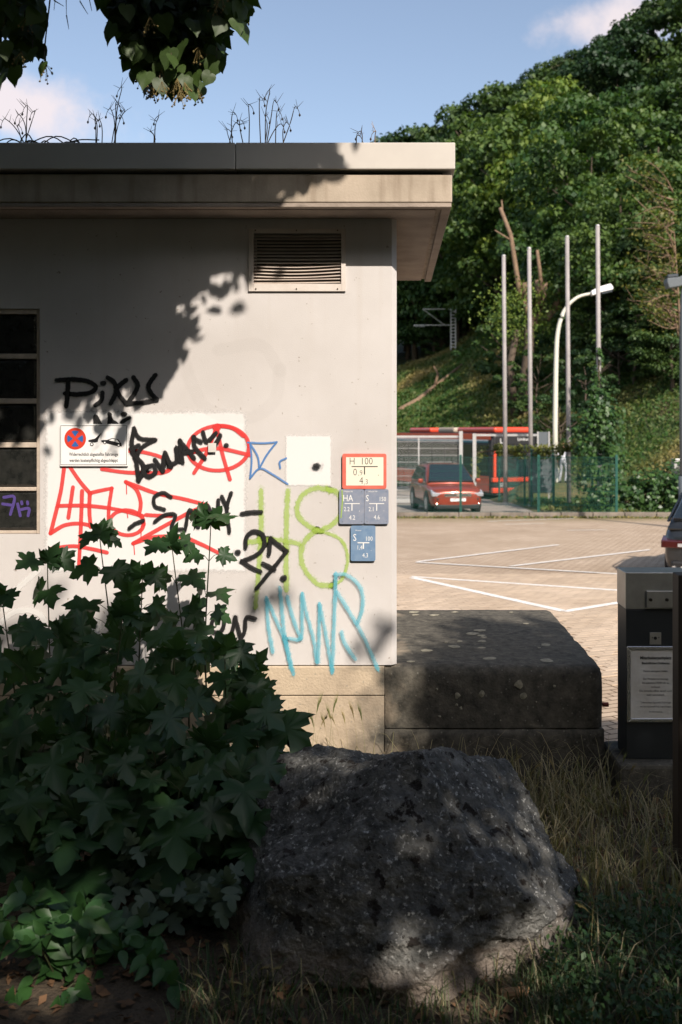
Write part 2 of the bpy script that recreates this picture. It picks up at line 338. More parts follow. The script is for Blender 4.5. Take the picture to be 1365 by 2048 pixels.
# ------------------------------------------------------------------ setting: ground, car park, hill
def toe(x): return 64-1.62*max(-30, min(20, x))
def sstep(a, b, t):
    t = max(0, min(1, (t-a)/(b-a))); return t*t*(3-2*t)
def ground_z(x, y):
    z = zl(min(max(y, 5.5), 50))-.03
    t = y-toe(x)
    if t > 0:
        s = .205+.065*sstep(4, 15, x)
        z += s*min(t, 50)*sstep(0, 6, t)+(.16+.42*sstep(5, 32, x))*max(0, min(t, 150)-50)
        z += .5*noise.noise((x*.12, y*.12, 0))*sstep(0, 10, t)
    return z
def grid(name, xs, ys, zf, m, smooth=True):
    mb = MB(); nx, ny = len(xs), len(ys)
    mb.v = [(x, y, zf(x, y)) for y in ys for x in xs]
    mb.f = [(j*nx+i, j*nx+i+1, (j+1)*nx+i+1, (j+1)*nx+i) for j in range(ny-1) for i in range(nx-1)]; mb.m = [0]*len(mb.f)
    return tag(mb.build(name, m, smooth=smooth, recalc=False, origin=(0, 0, 0)), kind='structure')
xs = [-400, -200, -120, -80]+[-60+2*i for i in range(76)]+[110, 140, 200, 400]
ys = [-300, -150, -60, -20, 5.2, 6, 7, 20, 30, 40]+[44+2*i for i in range(90)]+[240, 300, 420, 700]
grid('terrain', xs, ys, lambda x, y: ground_z(x, y)-(0.25 if y < 6.1 else .03), M['terrain'])

def soil_z(x, y):
    z = .035*noise.noise((x*1.1, y*1.1, 3))+.015*noise.noise((x*5, y*5, 1))
    z -= .22*sstep(5.75, 6.3, y)
    return z
grid('soil', [-9+.12*i for i in range(142)], [-9+.4*i for i in range(25)]+[.9+.1*i for i in range(56)], soil_z, M['soil'])

# car park: block paving; near pavers are built, the same bond carries on in the material beyond
PA = R(24)
def paving_mat(name, brick):
    m = bpy.data.materials.new(name); m.use_nodes = True; t = m.node_tree; N = t.nodes; k = t.links.new
    b = N['Principled BSDF']; b.inputs['Roughness'].default_value = .88; b.inputs['Specular IOR Level'].default_value = .25
    g = N.new('ShaderNodeNewGeometry'); n = N.new('ShaderNodeTexNoise'); n.inputs['Scale'].default_value = 1.1; n.inputs['Detail'].default_value = 8
    k(g.outputs['Position'], n.inputs['Vector'])
    r = N.new('ShaderNodeValToRGB'); r.color_ramp.elements[0].position = .3; r.color_ramp.elements[1].position = .7
    r.color_ramp.elements[0].color = (.46, .355, .255, 1); r.color_ramp.elements[1].color = (.55, .435, .325, 1); k(n.outputs[0], r.inputs[0])
    n5 = N.new('ShaderNodeTexNoise'); n5.inputs['Scale'].default_value = .33; n5.inputs['Detail'].default_value = 9; n5.inputs['Roughness'].default_value = .7; k(g.outputs['Position'], n5.inputs['Vector'])
    r5 = N.new('ShaderNodeMapRange'); r5.inputs[1].default_value = .48; r5.inputs[2].default_value = .70; r5.inputs[4].default_value = .55; k(n5.outputs[0], r5.inputs[0])
    m5 = N.new('ShaderNodeMixRGB'); m5.inputs[2].default_value = (.34, .25, .17, 1); k(r5.outputs[0], m5.inputs[0]); k(r.outputs[0], m5.inputs[1]); col = m5.outputs[0]   # oil and tyre stains
    if brick:
        mp = N.new('ShaderNodeMapping'); mp.vector_type = 'TEXTURE'; mp.inputs['Rotation'].default_value = (0, 0, PA)
        k(g.outputs['Position'], mp.inputs[0])
        bt = N.new('ShaderNodeTexBrick'); bt.inputs['Scale'].default_value = 1; bt.inputs['Brick Width'].default_value = .2; bt.inputs['Row Height'].default_value = .1
        bt.inputs['Mortar Size'].default_value = .0075; bt.inputs['Color1'].default_value = (1, 1, 1, 1); bt.inputs['Color2'].default_value = (.86, .84, .82, 1); bt.inputs['Mortar'].default_value = (.22, .19, .16, 1)
        k(mp.outputs[0], bt.inputs['Vector'])
        mx = N.new('ShaderNodeMixRGB'); mx.blend_type = 'MULTIPLY'; mx.inputs[0].default_value = 1; k(col, mx.inputs[1]); k(bt.outputs[0], mx.inputs[2]); col = mx.outputs[0]
    else:
        a = N.new('ShaderNodeAttribute'); a.attribute_name = 'var'; oi = N.new('ShaderNodeObjectInfo')
        ad = N.new('ShaderNodeMath'); ad.operation = 'ADD'; k(a.outputs['Fac'], ad.inputs[0]); k(oi.outputs['Random'], ad.inputs[1])
        fr = N.new('ShaderNodeMath'); fr.operation = 'FRACT'; k(ad.outputs[0], fr.inputs[0])
        rr = N.new('ShaderNodeMapRange'); rr.inputs[3].default_value = .84; rr.inputs[4].default_value = 1.04; k(fr.outputs[0], rr.inputs[0])
        mx = N.new('ShaderNodeMixRGB'); mx.blend_type = 'MULTIPLY'; mx.inputs[0].default_value = 1; k(col, mx.inputs[1]); k(rr.outputs[0], mx.inputs[2]); col = mx.outputs[0]
        n2 = N.new('ShaderNodeTexNoise'); n2.inputs['Scale'].default_value = 160; bp = N.new('ShaderNodeBump'); bp.inputs['Strength'].default_value = .3; bp.inputs['Distance'].default_value = .004
        k(g.outputs['Position'], n2.inputs['Vector']); k(n2.outputs[0], bp.inputs['Height']); k(bp.outputs[0], b.inputs['Normal'])
    # moss and dust where the paving meets the far kerb
    sx = N.new('ShaderNodeSeparateXYZ'); k(g.outputs['Position'], sx.inputs[0]); ny = N.new('ShaderNodeMath'); ny.operation = 'MULTIPLY_ADD'; ny.inputs[1].default_value = 3.2
    k(n.outputs[0], ny.inputs[0]); k(sx.outputs[1], ny.inputs[2])
    mr = N.new('ShaderNodeMapRange'); mr.inputs[1].default_value = 30.3; mr.inputs[2].default_value = 32.6; mr.inputs[4].default_value = .75; k(ny.outputs[0], mr.inputs[0])
    mo = N.new('ShaderNodeMixRGB'); mo.inputs[2].default_value = (.20, .16, .075, 1); k(mr.outputs[0], mo.inputs[0]); k(col, mo.inputs[1]); k(mo.outputs[0], b.inputs['Base Color'])
    return m
M['paving'] = paving_mat('block_paving', True); M['paver'] = paving_mat('paver_stone', False)
LOT = grid('parking_lot', [-40, 0, 60], [6.0, 15, 31.25], lambda x, y: zl(y)-.005, M['paving'], False)
ca, sa = math.cos(PA), math.sin(PA)
cells = []
for r in range(-20, 175):
    for c in range(-20, 120):
        u = (c+(.5 if r % 2 else 0))*.2+.1; v = r*.1+.05
        x = u*ca-v*sa; y = u*sa+v*ca
        if 6.6 < y < 16.5:
            px = CX+F*x/y; py = CY+F*(EYE-zl(y))/y
            if 785 < px < 1400 and not (py > 1226 and px < 1100+(py-1226)*.9) and not (px > 1245 and py > 1150) and py < 1560:
                cells.append((y, x, v, u))
cells.sort()
def paver_geo(x0, y0, z0):
    hx, hy, ch = .0962, .0462, .005
    vs = []
    for (h, k) in ((-.05, 0), (.001, 0), (.005, ch)):
        for sx_, sy_ in ((-1, -1), (1, -1), (1, 1), (-1, 1)):
            a, b = sx_*(hx-k), sy_*(hy-k)
            vs.append((x0+a*ca-b*sa, y0+a*sa+b*ca, z0+h-.0241*(a*sa+b*ca)))
    fs = [(i, (i+1) % 4, (i+1) % 4+4, i+4) for i in range(4)]+[(i+4, (i+1) % 4+4, (i+1) % 4+8, i+8) for i in range(4)]+[(8, 9, 10, 11)]
    return vs, fs
mb = MB(); mb.add(*paver_geo(0, 0, 0)); pv0 = mb.build('paver', M['paver'], recalc=False, origin=(0, 0, 0))
for i, (y, x, v, u) in enumerate(cells[:300]):
    o = pv0 if i == 0 else pv0.copy()
    if i: COL.objects.link(o)
    o.location = (x, y, zl(y)+random.uniform(-.0012, .0012)); adopt(o, LOT)
mb = MB(); var = []
for (y, x, v, u) in cells[300:]:
    q = paver_geo(x, y, zl(y)+random.uniform(-.0012, .0012)); mb.add(*q); var += [random.random()]*9
pf = mb.build('paver_field', M['paver'], LOT, recalc=False, origin=(0, 0, 0)); pf['kind'] = 'stuff'
at = pf.data.attributes.new('var', 'FLOAT', 'FACE'); at.data.foreach_set('value', var)
def painted_line(p0, p1, wd=.11):
    a, b = lot(*p0), lot(*p1); d = (b-a); d.z = 0; d.normalize(); n = Vector((-d.y, d.x, 0))*wd/2
    L_ = (b-a).length; k = max(2, int(L_/.12)); mb = MB(); vs = []
    for i in range(k+1):
        q = a.lerp(b, i/k)
        for s in (-1, 1):
            e = q+n*s*(1+.16*noise.noise((q.x*9, q.y*9, s*4))); vs.append((e.x, e.y, zl(e.y)+.0085))
    mb.add(vs, [(2*i, 2*i+1, 2*i+3, 2*i+2) for i in range(k)]); mb.build('painted_line', M['white_line'], LOT, recalc=False)
for a, b, wd in (((836,1124),(1118,1090),.10), ((833,1125),(1365,1156),.10), ((1022,1133),(1300,1100),.10), ((823,1154),(1380,1191),.11),
             ((826,1156),(1128,1223),.13), ((1129,1224),(1380,1183),.12), ((975,1043),(1150,1037),.08), ((1135,1061),(1215,1060),.08), ((1010,1049),(1090,1047),.07)):
    painted_line(a, b, wd)
grid('service_road', [-30, 4, 9.6], [31.5, 40, 47, 57], lambda x, y: zl(min(y, 50))+.004, M['asphalt'], False)
M['verge_soil'] = mat('verge_soil', (.06, .08, .022), .95, col2=(.12, .10, .045), scale=1.4)
grid('verge', [5.0, 5.6]+[6+i for i in range(20)], [31.55, 34, 37, 40, 43, 46, 49], lambda x, y: zl(y)+.012+.06*sstep(5, 6.5, x)-.3*sstep(44, 49, y)*0, M['verge_soil'])
# kerb stones along the far edge of the car park
KB = thing('kerb', (0, 31.4, zl(31.4)), 'low grey concrete kerb at the foot of the green mesh fence', 'kerb')
x = -6.0
while x < 14:
    l = random.choice((.98, 1.0, 1.0, 1.22)); mb = MB(); h = .17+random.uniform(-.008, .008)
    mb.box((x, 31.27+random.uniform(-.01, .01), zl(31.4)-.1), (x+l-.02, 31.5, zl(31.4)+h)); mb.build('kerb_stone', M['kerb'], KB, bevel=.015); x += l

# ------------------------------------------------------------------ the utility building
BLD = thing('utility_building', (-2.5, 6.7, .0), 'small flat-roofed white rendered utility building covered in graffiti', 'building')
X0, XR, ZB, ZT, YB = -7.0, .04, wz(1330), 3.236, 7.8
win = (-2.75, wx(80), wz(1068), wz(617)); ven = (wx(507), wx(684), wz(569), wz(466))
mb = MB()
xs_ = sorted([X0, win[0], win[1], ven[0], ven[1], .012]); zs_ = sorted([ZB, win[2], win[3], ven[2], ven[3], ZT])
for i in range(len(xs_)-1):
    for j in range(len(zs_)-1):
        cx, cz = (xs_[i]+xs_[i+1])/2, (zs_[j]+zs_[j+1])/2
        if any(h[0] < cx < h[1] and h[2] < cz < h[3] for h in (win, ven)): continue
        mb.add([(xs_[i], WY, zs_[j]), (xs_[i+1], WY, zs_[j]), (xs_[i+1], WY, zs_[j+1]), (xs_[i], WY, zs_[j+1])], [(0, 1, 2, 3)])
for h, dp in ((win, .09), (ven, .16)):
    a, b, c, d = h
    q = [(a, c), (b, c), (b, d), (a, d)]
    for i in range(4):
        p, r = q[i], q[(i+1) % 4]
        mb.add([(p[0], WY, p[1]), (r[0], WY, r[1]), (r[0], WY+dp, r[1]), (p[0], WY+dp, p[1])], [(0, 1, 2, 3)])
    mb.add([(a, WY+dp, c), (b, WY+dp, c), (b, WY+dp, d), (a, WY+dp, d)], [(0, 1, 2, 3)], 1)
mb.add([(.012, WY, ZB), (XR, WY+.03, ZB), (XR, WY+.03, ZT), (.012, WY, ZT)], [(0, 1, 2, 3)])
mb.add([(XR, WY+.03, ZB), (XR, YB, ZB), (XR, YB, ZT), (XR, WY+.03, ZT)], [(0, 1, 2, 3)])
mb.add([(XR, YB, ZB), (X0, YB, ZB), (X0, YB, ZT), (XR, YB, ZT)], [(0, 1, 2, 3)])
mb.add([(X0, YB, ZB), (X0, WY, ZB), (X0, WY, ZT), (X0, YB, ZT)], [(0, 1, 2, 3)])
WALL = mb.build('wall', [M['wall'], M['black']], BLD, recalc=False)
# plinth under the wall, with a casting joint
mb = MB(); mb.box((X0, WY-.012, wz(1390)), (-.03, YB, ZB-.006)); mb.box((X0, WY-.006, -.3), (-.03, YB, wz(1390)-.004))
mb.build('plinth', M['base'], BLD, bevel=.006)
# roof: concrete slab with drip groove, shadow gap and metal coping
RX = .339; RF = 5.39; RB = 8.10; GZ = 3.238
mb = MB()
mb.box((X0-.3, RF, GZ), (RX, RB, 3.393))
slab = mb.build('roof_slab', M['fascia'], BLD, bevel=.008)
mb = MB(); mb.box((X0-.2, RF+.085, GZ-.022), (RX-.085, RB-.06, GZ-.001)); mb.build('soffit', M['soffit'], slab, bevel=.004)
mb = MB()
mb.box((X0-.3, RF+.004, GZ-.024), (RX-.004, RF+.055, GZ-.001)); mb.box((RX-.055, RF+.0555, GZ-.024), (RX-.004, RB-.01, GZ-.001))
mb.build('drip_edge', M['soffit'], slab, bevel=.004)
mb = MB(); mb.box((X0-.25, RF+.05, 3.3935), (RX-.05, RB-.05, 3.43)); mb.build('shadow_gap', M['groove'], BLD)
for a, b in ((X0-.3, wx(0)+.1), (wx(0)+.105, -.834), (-.831, .353)):
    mb = MB(); mb.box((a, 5.36, 3.412), (b, RB+.03, 3.556)); mb.build('coping', M['coping'], BLD, bevel=.005)
M['roofsoil'] = mat('roof_soil', (.05, .038, .025), .95, col2=(.09, .07, .04), scale=20)
mb = MB(); nx = 80
for i in range(nx):
    xa = -4.2+4.3*i/nx; h = .035+.03*noise.noise((xa*4, 0, 0)); mb.add([(xa, 5.45, 3.5565), (xa+4.3/nx+.01, 5.45, 3.5565), (xa+4.3/nx+.01, 5.6, 3.5565+h*.4), (xa, 5.6, 3.5565+h*.4), (xa, 5.9, 3.5565+h), (xa+4.3/nx, 5.9, 3.5565+h)], [(0, 1, 2, 3), (3, 2, 5, 4)])
mb.build('roof_substrate', M['roofsoil'], BLD, recalc=False)
# window of glass blocks
mb = MB(); a, b, c, d = win; fw = wx(80)-wx(71)
rows = [(628, 706), (718, 796), (808, 884), (896, 974), (983, 1061)]
cols = [(wx(-8), wx(71)), (wx(-96), wx(-17)), (wx(-184), wx(-105))]
mb.box((cols[0][1]+.002, WY+.012, c+.001), (b-.001, WY+.085, d-.001)); mb.box((a+.001, WY+.0121, c+.001), (cols[0][1]+.0015, WY+.085, wz(1061)-.002)); mb.box((a+.001, WY+.0122, wz(628)+.002), (cols[0][1]+.0015, WY+.085, d-.001))
for i in range(4):
    mb.box((a+.001, WY+.0125, wz(rows[i+1][0])+.002), (cols[0][1]+.0015, WY+.085, wz(rows[i][1])-.002))
for i, (z1, z0) in enumerate([(wz(r[0]), wz(r[1])) for r in rows]):
    for j in range(2): mb.box((cols[j+1][1]+.002, WY+.013, z0-.001), (cols[j][0]-.002, WY+.084, z1+.001))
WIN = mb.build('window_frame', M['frame_mortar'], BLD, bevel=.004)
for ri, r in enumerate(rows):
    for ci, cc in enumerate(cols):
        if ci == 2: continue
        mb = MB(); x0, x1, z0, z1 = cc[0], cc[1], wz(r[1]), wz(r[0])
        i_ = .016
        vs = [(x0, WY+.03, z0), (x1, WY+.03, z0), (x1, WY+.03, z1), (x0, WY+.03, z1), (x0+i_, WY+.021, z0+i_), (x1-i_, WY+.021, z0+i_), (x1-i_, WY+.021, z1-i_), (x0+i_, WY+.021, z1-i_), (x0, WY+.08, z0), (x1, WY+.08, z0), (x1, WY+.08, z1), (x0, WY+.08, z1)]
        mb.add(vs, [(4, 5, 6, 7), (0, 1, 5, 4), (1, 2, 6, 5), (2, 3, 7, 6), (3, 0, 4, 7), (8, 9, 1, 0), (9, 10, 2, 1), (10, 11, 3, 2), (11, 8, 0, 3)])
        mb.build('glass_block', M['glass_block'], WIN, bevel=.004)
# vent grille
mb = MB(); o0, o1, o2, o3 = wx(498), wx(692), wx(583) and wz(583), wz(458); i0, i1, i2, i3 = ven[0]+.003, ven[1]-.003, ven[2]+.003, ven[3]-.003
yf, yb = WY-.014, WY-.001
for q in (((o0, yf, o2), (i0, yb, o3)), ((i1, yf, o2), (o1, yb, o3)), ((i0, yf+.0004, o2), (i1, yb, i2)), ((i0, yf+.0004, i3), (i1, yb, o3))): mb.box(*q)
VENT = mb.build('vent_frame', M['vent'], BLD, bevel=.002)
ns = 15; pitch = (i3-i2)/ns
for s in range(ns):
    mb = MB(); zc = i2+pitch*(s+.5); vs = []; seg = 10
    for i in range(seg+1):
        xq = i0+(i1-i0)*i/seg; sag = -.009*math.sin(math.pi*i/seg)*(1 if 1 < s < 6 else .2)
        tp = .006*(i/seg)*(1 if s < 6 else .1)
        vs += [(xq, WY-.006, zc-pitch*.36+sag+tp), (xq, WY+.022, zc+pitch*.42+sag+tp), (xq, WY+.024, zc+pitch*.36+sag+tp), (xq, WY-.004, zc-pitch*.46+sag+tp)]
    fs = []
    for i in range(seg):
        for k in range(4): fs.append((i*4+k, i*4+(k+1) % 4, (i+1)*4+(k+1) % 4, (i+1)*4+k))
    mb.add(vs, fs); mb.build('slat', M['slat'], VENT)
for px, py in ((512, 461.5), (594, 461.5), (676, 461.5), (513, 578), (594, 578), (676, 578)):
    mb = MB(); mb.tube([(wx(px), WY-.019, wz(py)), (wx(px), WY-.013, wz(py))], .004, 8); mb.build('screw', M['screw'], VENT)

# ------------------------------------------------------------------ graffiti: thin paint films on the wall
GY = [WY-.0012]
def ribbon(mb, A, pts, wd, soft=.35, y=None, closed=False):
    GY[0] -= .00009; y0 = GY[0] if y is None else y
    p = [Vector((q[0], q[1], 0)) for q in (smooth_path([(a, b, 0) for a, b in pts]) if len(pts) > 2 else smooth_path([(a, b, 0) for a, b in pts]))]
    d0 = (p[0]-p[1]).normalized(); d1 = (p[-1]-p[-2]).normalized()
    ext = [.95, .8, .5]; head = [(p[0]+d0*wd*e, math.sqrt(max(0, 1-e*e))) for e in ext]; tail = [(p[-1]+d1*wd*e, math.sqrt(max(0, 1-e*e))) for e in reversed(ext)]
    seq = head+[(q, 1.) for q in p]+tail
    offs = [-1, -(1-soft), 0, 1-soft, 1]; al = [0, .8, 1, .8, 0]
    vs = []; n = len(seq)
    for i, (q, wf) in enumerate(seq):
        t = seq[min(i+1, n-1)][0]-seq[max(i-1, 0)][0]; t = t.normalized() if t.length > 1e-9 else Vector((1, 0, 0)); nn = Vector((-t.y, t.x, 0))
        ww = wd*(1+.12*noise.noise((q.x*6, q.y*6, 0)))
        for o_, a_ in zip(offs, al):
            e = q+nn*o_*ww*max(wf, .05); vs.append((e.x, y0-.00008*i/n, e.y)); A.append(a_*(wf if wf < 1 else 1))
    mb.add(vs, [(i*5+k, i*5+k+1, (i+1)*5+k+1, (i+1)*5+k) for i in range(n-1) for k in range(4)])
def Z(ox, oy, s): return lambda q: (wx(ox+q[0]/s), wz(oy+q[1]/s))
Z1 = Z(0, 700, 2.73); Z2 = Z(400, 780, 3.4125); Z3 = Z(0, 1000, 2.2016); ZP = Z(0, 0, 1)
def ell(cx, cy, rx, ry, rot=0, a0=0, a1=360, n=16):
    o = []
    for i in range(n+1):
        a = R(a0+(a1-a0)*i/n); x, y = rx*math.cos(a), ry*math.sin(a); c, s = math.cos(R(rot)), math.sin(R(rot)); o.append((cx+x*c-y*s, cy+x*s+y*c))
    return o
def graffiti(label, m, f, strokes, wpx, parent=None, soft=.35, y=None):
    kw = 1.12 if m is M['sp_black'] else 1.05
    mb = MB(); A = []
    for s in strokes:
        wd = wpx
        if isinstance(s, tuple): s, wd = s
        if len(s) == 1: s = [s[0], (s[0][0]+.8, s[0][1])]; wd = wd*1.15
        if m in (M['sp_black'], M['sp_green'], M['sp_cyan']):       # overspray around the stroke
            k0 = len(A); ribbon(mb, A, [f(q) for q in s], wd*kw*1.9*WY/F, .6, y); A[k0:] = [a*.30 for a in A[k0:]]
        ribbon(mb, A, [f(q) for q in s], wd*kw*WY/F, soft+.1, y)
    o = mb.build('graffiti', m, parent or WALL, recalc=False); o['label'] = label
    at = o.data.attributes.new('a', 'FLOAT', 'POINT'); at.data.foreach_set('value', A)
    return o
def patch(label, x0, y0, x1, y1, e):
    mb = MB(); A = []; nx, ny = 26, 26; xa = [x0+(x1-x0)*i/nx for i in range(nx+1)]; ya = [y0+(y1-y0)*i/ny for i in range(ny+1)]
    GY[0] -= .00012
    for yy in ya:
        for xx in xa:
            A.append(min(1, min(xx-x0, x1-xx, yy-y0, y1-yy)/e)); mb.v.append((wx(xx), GY[0], wz(yy)))
    mb.f = [(j*(nx+1)+i, j*(nx+1)+i+1, (j+1)*(nx+1)+i+1, (j+1)*(nx+1)+i) for j in range(ny) for i in range(nx)]; mb.m = [0]*len(mb.f)
    o = mb.build('overpaint', M['patch'], WALL, recalc=False); o['label'] = label
    at = o.data.attributes.new('a', 'FLOAT', 'POINT'); at.data.foreach_set('value', A)
patch('large white overpainted rectangle behind the red tags', 84, 816, 500, 1150, 18)
patch('small white overpainted square with a black dot', 568, 867, 667, 975, 9)
graffiti('faint grey ghost of an old tag', M['sp_grey'], ZP, [[(360,690),(385,770),(420,820),(500,835),(550,800),(560,740)], [(440,700),(520,690),(560,740)]], 16)
graffiti('pale white tag low on the wall', M['sp_white'], Z3, [[(-40,600),(0,545),(60,495),(140,488),(195,530),(205,640),(205,840)], [(225,575),(340,570),(440,560)], [(30,480),(80,390),(170,310)], [(430,540),(440,600),(600,610)]], 8, soft=.5)
graffiti('lime green number 48', M['sp_green'], Z2, [[(418,690),(420,900),(405,1200),(380,1480)], [(600,690),(592,950),(590,1360)], [(335,1040),(500,1020),(675,1048)],
    [(900,690),(800,668),(700,720),(662,820),(700,895),(800,955),(890,930),(955,860),(975,780),(940,700),(880,680)], [(800,955),(725,1020),(690,1120),(720,1230),(800,1320),(890,1335)], ([(890,1335),(970,1290),(1010,1150),(960,1020),(800,955)], 5.)], 7.5, soft=.55)
graffiti('red looping letters', M['sp_red'], Z1, [[(352,640),(332,780),(278,1000)], [(278,1000),(360,955),(460,950),(560,985),(640,1035)], [(385,640),(440,720),(495,785)], [(495,780),(560,765),(612,755)], [(612,755),(595,880),(600,990)],
    [(492,780),(490,880),(497,965)], [(400,750),(387,840),(375,915)], [(450,770),(442,1000),(432,1190)], [(320,850),(480,850),(640,870),(780,905)], ell(695, 942, 92, 68, 5),
    [(690,720),(745,760),(770,830),(762,900)], [(690,720),(850,780),(1000,812),(1130,845)], [(1130,845),(1030,890),(900,960),(730,1055)], [(730,1055),(850,1020),(1000,1022),(1100,1060),(1205,1112)], [(800,900),(860,903),(935,905)],
    [(280,1085),(400,1070),(500,1085),(585,1105)], [(560,650),(700,668),(880,670),(935,640),(905,595),(800,560),(700,548)], ([(692,720),(694,785)], 1.2), ([(695,880),(700,915)], 1.2), ([(773,960),(772,1030)], 1.2), ([(733,1060),(737,1115)], 1.2)], 4.6, soft=.25)
graffiti('red circled letter A', M['sp_red'], Z1, [ell(1195, 535, 168, 122, -4), [(1062,670),(1130,560),(1185,420)], [(1185,420),(1215,560),(1257,705)], [(1030,562),(1180,535),(1365,572)], [(1190,412),(1270,425),(1330,468)], ([(1185,422)], 8)], 4.6, soft=.25)
graffiti('blue marker zigzag', M['sp_blue'], Z2, [[(330,358),(430,362),(525,355)], [(525,355),(460,440),(410,530)], [(345,365),(395,450),(408,530)], [(345,365),(355,480),(345,600)], [(345,600),(410,535),(490,570),(600,640)], [(590,465),(548,488),(550,530)]], 2.6, soft=.4)
graffiti('black spray tag reading PIKU', M['sp_black'], Z1, [[(315,165),(400,160),(480,170),(525,200),(500,230),(430,242),(360,237)], [(375,165),(372,230),(365,305)], [(562,235),(555,275),(525,300)], [(565,182)], [(592,150),(628,180),(636,230),(608,290)], [(690,165),(652,195),(642,222),(665,262),(692,292)], [(732,150),(755,190),(738,235),(700,290)], [(700,292),(790,285),(858,270)], [(858,270),(824,230),(815,190),(850,138)]], 5.2)
graffiti('black spray marks above the tow-away sign', M['sp_black'], Z1, [[(524,410),(524,360),(552,408)], [(600,350),(612,385),(636,400)], [(605,355),(600,400)], ([(680,350)], 5.5), [(708,370),(670,392)]], 4.6)
graffiti('black spray tag climbing to the right', M['sp_black'], Z1, [[(735,430),(765,480),(848,490)], [(848,490),(780,530),(740,590)], [(735,430),(722,520),(745,600),(760,712)], [(725,560),(790,640),(760,712)], [(720,540),(760,520)], [(800,640),(840,630),(850,670),(812,690),(785,660),(805,638)], [(850,600),(892,660)], [(892,660),(902,570),(935,635)], [(935,635),(905,560)], [(935,625),(968,605),(965,530),(985,605)],
    [(1000,612),(985,495)], [(985,495),(1062,590)], [(1010,560),(1052,552)], [(1062,475),(1068,530),(1120,590)], [(1112,450),(1132,500),(1180,455)], [(1205,468),(1160,550)], [(1100,500),(1060,480)], ([(1238,520)], 4.4)], 5.0)
graffiti('black spray tag partly hidden by maple leaves', M['sp_black'], Z1, [[(935,800),(895,778),(848,800),(850,850),(900,868)], [(850,935),(900,900),(960,900),(940,975),(1000,975)], [(1015,980),(1040,870),(1082,960)], [(1090,960),(1105,855),(1140,955)], [(1140,850),(1190,950)], [(1192,950),(1195,820)], [(1215,800),(1245,862)], [(1265,780),(1243,862),(1256,990)], [(710,970),(745,945),(785,930)]], 4.2)
graffiti('black spray dash and number 27 between dots', M['sp_black'], Z2, [[(292,842),(350,832),(420,830)], ([(262,1105)], 5.5), [(315,1070),(322,1000),(372,962),(430,985),(442,1060),(392,1120),(290,1165)], [(290,1165),(350,1205),(415,1235)], [(475,1120),(487,1012)], [(487,1012),(595,1097)], [(595,1097),(530,1180),(390,1350)], [(435,1180),(512,1220)], ([(575,1280)], 6.)], 4.6)
graffiti('black letters at the edge of the leaves', M['sp_black'], Z2, [[(150,1530),(92,1570),(90,1640),(150,1642),(172,1560),(140,1528)], [(180,1700),(225,1640),(245,1550)], [(245,1550),(285,1690)], [(285,1690),(310,1640),(322,1550),(380,1556)]], 4.6)
graffiti('cyan spiky spray tag near the corner', M['sp_cyan'], Z2, [[(460,1420),(470,1600),(500,1780)], [(460,1420),(520,1560),(580,1700),(625,1900)], [(550,1350),(580,1650),(640,1930)], [(600,1410),(640,1560),(690,1690)], [(700,1390),(700,1560),(690,1690),(600,1690)], [(705,1390),(725,1500),(780,1700),(800,1850)], [(820,1460),(815,1700),(810,1850)], [(820,1460),(860,1650),(905,1905)], [(930,1250),(922,1500),(905,1920)], [(930,1255),(1010,1262),(1100,1350),(1112,1480),(1080,1580)], [(940,1380),(1040,1540),(1130,1700),(1215,1900)], [(970,1650),(990,1720),(1060,1830)]], 5.6, soft=.55)
graffiti('black dot on the small white square', M['sp_black'], Z2, [([(800,517)], 7)], 7, soft=.5)
ZW = Z(0, 560, 3.793)
graffiti('purple scribble on the lowest glass block', M['sp_purple'], ZW, [[(20,1650),(100,1650),(70,1780)], [(10,1700),(80,1710)], [(125,1700),(145,1790)], [(145,1745),(210,1735),(205,1790)], [(155,1685),(158,1700)], [(200,1685),(202,1700)]], 3.2, parent=WIN, y=WY+.0195, soft=.2)
mb = MB(); mb.box((wx(418), GY[0]-.002, wz(904)), (wx(434), GY[0]-.0005, wz(886)))
mb.build('paper_scrap', M['paper'], WALL, M=None)

# ------------------------------------------------------------------ signs on the wall
def plate(t, x0, z0, x1, z1, y, th, r, m, name='plate'):
    mb = MB(); mb.prism(rrect(x0, z0, x1, z1, r), y-th, y); return mb.build(name, m, t)
def bar(t, x0, z0, x1, z1, y, m, name='stroke'):
    mb = MB(); mb.box((x0, y-.0008, z0), (x1, y, z1)); return mb.build(name, m, t)
# tow-away sign
x0, x1, z1, z0 = wx(122), wx(258), wz(848), wz(932)
T = thing('tow_away_sign', ((x0+x1)/2, WY-.02, z0), 'white tow-away sign with red and blue no-stopping disc on graffitied wall', 'sign')
plate(T, x0, z0, x1, z1, WY-.012, .004, .006, M['white_sign'])
for a, b in ((x0+.03, z0+.03), (x1-.03, z0+.03), (x0+.03, z1-.03), (x1-.03, z1-.03)):
    mb = MB(); mb.tube([(a, WY-.0125, b), (a, WY-.0015, b)], .006, 8); mb.build('spacer', M['rubber'], T)
ys = WY-.0165; SX = lambda q: x0+(q-465)/(990-465)*(x1-x0); SZ = lambda q: z1-(q-1085)/(1418-1085)*(z1-z0)
bd = .0022
for q in ((SX(470), SZ(1096)-bd, SX(980), SZ(1096)), (SX(470), SZ(1408), SX(980), SZ(1408)+bd)): bar(T, *q, ys, M['ink'], 'border_line')
for q in ((SX(470), SZ(1408)+bd, SX(470)+bd, SZ(1096)-bd), (SX(980)-bd, SZ(1408)+bd, SX(980), SZ(1096)-bd)): bar(T, *q, ys, M['ink'], 'border_line')
cx, cz, rr = SX(583), SZ(1201), (SX(667)-SX(500))/2
mb = MB(); mb.prism(ell(cx, cz, rr, rr, n=31)[:-1], ys-.0008, ys); DISC = mb.build('no_stopping_disc', M['sign_red'], T)
